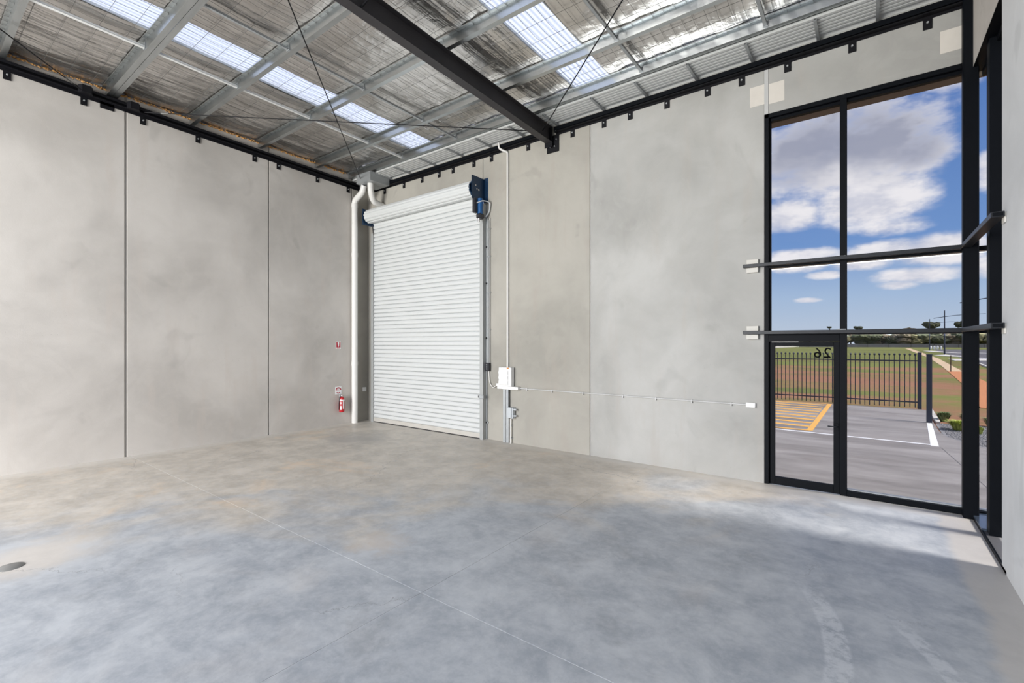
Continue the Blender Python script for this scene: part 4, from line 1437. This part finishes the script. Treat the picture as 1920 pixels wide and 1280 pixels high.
# footpath, road, kerb islands
pa = struct(MB().prism([(3.0, 22.0), (4.3, 22.0), (5.285, 36.5), (5.88, 51.0), (8.07, 90.7), (14.93, 272), (13.05, 270), (7.30, 93.3), (5.54, 59.3), (4.06, 35.2)], 'z', GZ - 0.15, GZ + 0.004).build('footpath', 'path'),
            'pale footpath turning red towards the yard', 'footpath')
rd = struct(MB().prism([(8.4, 57.0), (9.6, 72.0), (11.3, 98.0), (14.0, 150.0), (19.0, 232.0), (60, 232.0), (60, 57.0)], 'z', GZ - 0.15, GZ + 0.006).build('road', 'asphalt'),
            'dark asphalt road beyond the footpath', 'road')
MB().prism([(8.40, 50), (8.25, 50), (8.30, 57.0), (9.5, 72.0), (9.65, 72.0), (8.45, 57.0)], 'z', GZ - 0.05, GZ + 0.10).build('kerb', 'kerb', rd)
MB().prism([(8.797, 88.3), (8.67, 80.6), (13.5, 84), (14, 92)], 'z', GZ - 0.05, GZ + 0.05).build('kerb_island', 'kerb', rd)
MB().prism([(9.6, 115.0), (10.6, 107.0), (14.0, 96.0), (13.6, 99.0), (12.5, 113), (11.8, 122)], 'z', GZ - 0.05, GZ + 0.05).build('kerb_island', 'kerb', rd)
MB().prism([(12.7, 180.0), (13.0, 165.0), (16.8, 140.0), (16.8, 146.0), (15.4, 178), (14.8, 186)], 'z', GZ - 0.05, GZ + 0.05).build('kerb_island', 'kerb', rd)
MB().prism([(18.5, 150.0), (24.5, 118.0), (25.1, 118.5), (19.3, 154)], 'z', GZ - 0.05, GZ + 0.08).build('kerb_island', 'kerb', rd)
MB().prism([(8.9, 62.0), (14.0, 64.0), (14.0, 64.8), (8.9, 63.0)], 'z', GZ, GZ + 0.012).build('road_marking', 'line_white', rd)
MB().prism([(11.3, 92.0), (18.0, 94.0), (18.0, 96.0), (11.3, 94.0)], 'z', GZ, GZ + 0.012).build('road_marking', 'line_white', rd)


def lamp(x, y, h, s, label, arm=2.6):
    o = empty('street_lamp', (x, y, GZ))
    MB().tube([(x, y, GZ), (x, y, GZ + h)], 0.1, 8, rs=[0.11 * s, 0.07 * s]).build('pole', 'lamp_steel', o)
    hz_ = h * 0.86
    pts = []
    for i in range(9):
        f = -0.35 + 1.35 * i / 8
        pts.append((x + arm * f, y + 0.0, GZ + hz_ + 0.62 * math.sin(min(1, (f + 0.35) / 1.35) * PI / 2) - 0.25))
    MB().tube(pts, 0.05 * s, 6).build('arm', 'lamp_steel', o)
    MB().bbox(x + arm * 0.85, x + arm * 1.25, y - 0.12, y + 0.12, GZ + hz_ + 0.32, GZ + hz_ + 0.40, 0.02).build('lamp_head', 'lamp_steel', o)
    tag(o, label, 'street lamp', 'street lamps along the road')


lamp(15.08, 192.7, 9.7, 1.3, 'most distant of the three dark street lamps by the road', 5.2)
lamp(11.92, 124.3, 8.6, 1.2, 'middle dark street lamp, standing clear above the lower rail', 4.6)
lamp(8.85, 67.0, 7.7, 1.1, 'nearest street lamp, its pole hidden behind the corner column', 3.6)

# four small white bollards by the road
for k in range(4):
    o = tag(MB().lathe([(0.32, 0), (0.32, 1.05), (0.2, 1.25), (0, 1.3)], (19.0 + k * 0.95, 238, GZ), 8).build('bollard', 'line_white'),
            ('leftmost', 'second', 'third', 'rightmost')[k] + ' of four small white bollards beside the far road', 'bollard', 'white bollards by the road')
o = tag(MB().bbox(-33.6, -32.7, 325, 325.5, GZ, GZ + 1.6, 0.02).build('cable_pillar', 'line_white'), 'small white service pillar near the pale far wall', 'pillar')

# far paling fence with posts
o = empty('paling_fence', (10, 340, GZ))
x = -60.0
pm = MB()
rnd = random.Random(3)
while x < 110:
    h = 1.95 + rnd.uniform(-0.07, 0.07)
    pm.box(x, x + 0.44, 340, 340.06, GZ, GZ + h)
    x += 0.46
po = pm.build('palings', 'fence_far', o)
po['kind'] = 'stuff'
MB().box(-60, 110, 340.06, 340.16, GZ + 0.5, GZ + 0.62).box(-60, 110, 340.06, 340.16, GZ + 1.5, GZ + 1.62).build('rails', 'bark', o)
for k in range(18):
    MB().box(-58 + k * 9.6, -57.8 + k * 9.6, 339.9, 340.0, GZ, GZ + 2.1).build('post', 'bark', o)
tag(o, 'long grey paling fence across the far side of the paddock', 'fence')

# pale building / precast wall far left
o = empty('far_wall', (-36, 300, GZ))
N_ = 9
ax, ay, bx, by = -36.0, 235.0, -35.2, 352.0
for k in range(N_):
    f0, f1 = k / N_ + 0.002, (k + 1) / N_ - 0.002
    x0_, y0_, x1_, y1_ = ax + (bx - ax) * f0, ay + (by - ay) * f0, ax + (bx - ax) * f1, ay + (by - ay) * f1
    MB().hexa([(x0_ - 0.3, y0_, GZ), (x0_, y0_, GZ), (x1_, y1_, GZ), (x1_ - 0.3, y1_, GZ), (x0_ - 0.3, y0_, GZ + 3.4), (x0_, y0_, GZ + 3.4), (x1_, y1_, GZ + 3.4), (x1_ - 0.3, y1_, GZ + 3.4)]).build('panel', 'wall_far', o)
tag(o, 'long pale panelled boundary wall far across the paddock behind the door', 'wall')

# survey stakes near the path
for i, (x, y) in enumerate(((5.05, 49.0), (4.1, 52.0))):
    o = tag(MB().bbox(x - 0.03, x + 0.03, y - 0.03, y + 0.03, GZ, GZ + 1.25, 0.005).build('stake', 'bark'),
            'thin wooden stake beside the footpath, ' + ('on its sandy part' if i == 0 else 'just left of the sandy part'), 'stake')

# treeline
rnd = random.Random(11)


def crown(seed, w_, h_):
    rn = random.Random(seed)
    m = MB()
    for c in range(9):
        cx_, cy_, cz_ = rn.uniform(-w_ * 0.36, w_ * 0.36), rn.uniform(-w_ * 0.25, w_ * 0.25), rn.uniform(h_ * 0.30, h_ * 0.80)
        r_ = rn.uniform(0.20, 0.32) * w_
        bm = bmesh.new()
        bmesh.ops.create_icosphere(bm, subdivisions=3, radius=1)
        for v in bm.verts:
            n_ = 1 + 0.28 * noise.noise(v.co * 2.3 + Vector((seed * 3.1, c, 0))) + 0.22 * noise.noise(v.co * 6 + Vector((c, seed, 0)))
            v.co = Vector((cx_, cy_, cz_)) + Vector((v.co.x * r_, v.co.y * r_, v.co.z * r_ * 0.75)) * n_
        bm.verts.index_update()
        m.add([v.co[:] for v in bm.verts], [[v.index for v in f.verts] for f in bm.faces], False)
        bm.free()
    return m


protos = []
for s_, mt in ((1, 'tree_olive'), (2, 'tree_brown'), (3, 'tree_olive'), (4, 'tree_pale'), (5, 'tree_brown')):
    c_ = crown(s_, 10, 8.5).build('crown', mt, None, fix=False)
    t_ = MB().tube([(0, 0, 0), (0.2, 0, 2), (0, 0, 4.5)], 0.3, 6).build('trunk', 'bark', None)
    protos.append((c_, t_))
used = [False] * 5
k = 0
x = -32.0
while x < 92:
    for row in range(2):
        pi_ = rnd.randrange(5)
        o = empty('gum_tree', (x + rnd.uniform(-2, 2) + row * 3, 352 + row * 14 + rnd.uniform(-3, 3), GZ))
        sc_ = rnd.uniform(0.80, 1.12) * (1.0 if row == 0 else 1.16)
        o.scale = (sc_ * 1.15, sc_, sc_ * rnd.uniform(0.9, 1.08))
        for j, src in enumerate(protos[pi_]):
            q_ = src if not used[pi_] else src.copy()
            if used[pi_]:
                COL.objects.link(q_)
            q_.parent = o
        used[pi_] = True
        o.rotation_euler = (0, 0, rnd.uniform(0, 6.28))
        tag(o, ('bushy olive green', 'brownish rounded', 'bushy olive green', 'pale yellow green', 'brownish rounded')[pi_] + ' tree in the treeline behind the far paling fence', 'tree', 'treeline behind the far fence')
    x += 5.4
for i in range(5):
    if not used[i]:
        for q_ in protos[i]:
            bpy.data.objects.remove(q_)
# tall umbrella-crowned trees standing above the treeline
for (x, y, h, w_, lb) in ((29.6, 372, 14.6, 7.5, 'tall flat topped tree showing above the lower rail near the lamp'), (43.5, 372, 14.4, 7.5, 'tall flat topped tree showing above the lower rail beside the column'),
                          (-4.8, 372, 12.9, 4.5, 'small dark treetop just above the lower rail right of the mullion'), (-20.2, 372, 13.2, 2.6, 'small dark treetop just above the lower rail left of the mullion')):
    o = empty('tall_tree', (x, y, GZ))
    m = crown(int(h * 7 + w_), w_, w_ * 0.32)
    m.v = [(a + x, b + y, c + GZ + h - w_ * 0.36) for a, b, c in m.v]
    m.build('crown', 'tree_olive', o, fix=False)
    MB().tube([(x, y, GZ), (x + 0.4, y, GZ + h * 0.5), (x, y, GZ + h - 1)], 0.35, 6).build('trunk', 'bark', o)
    tag(o, lb, 'tree')
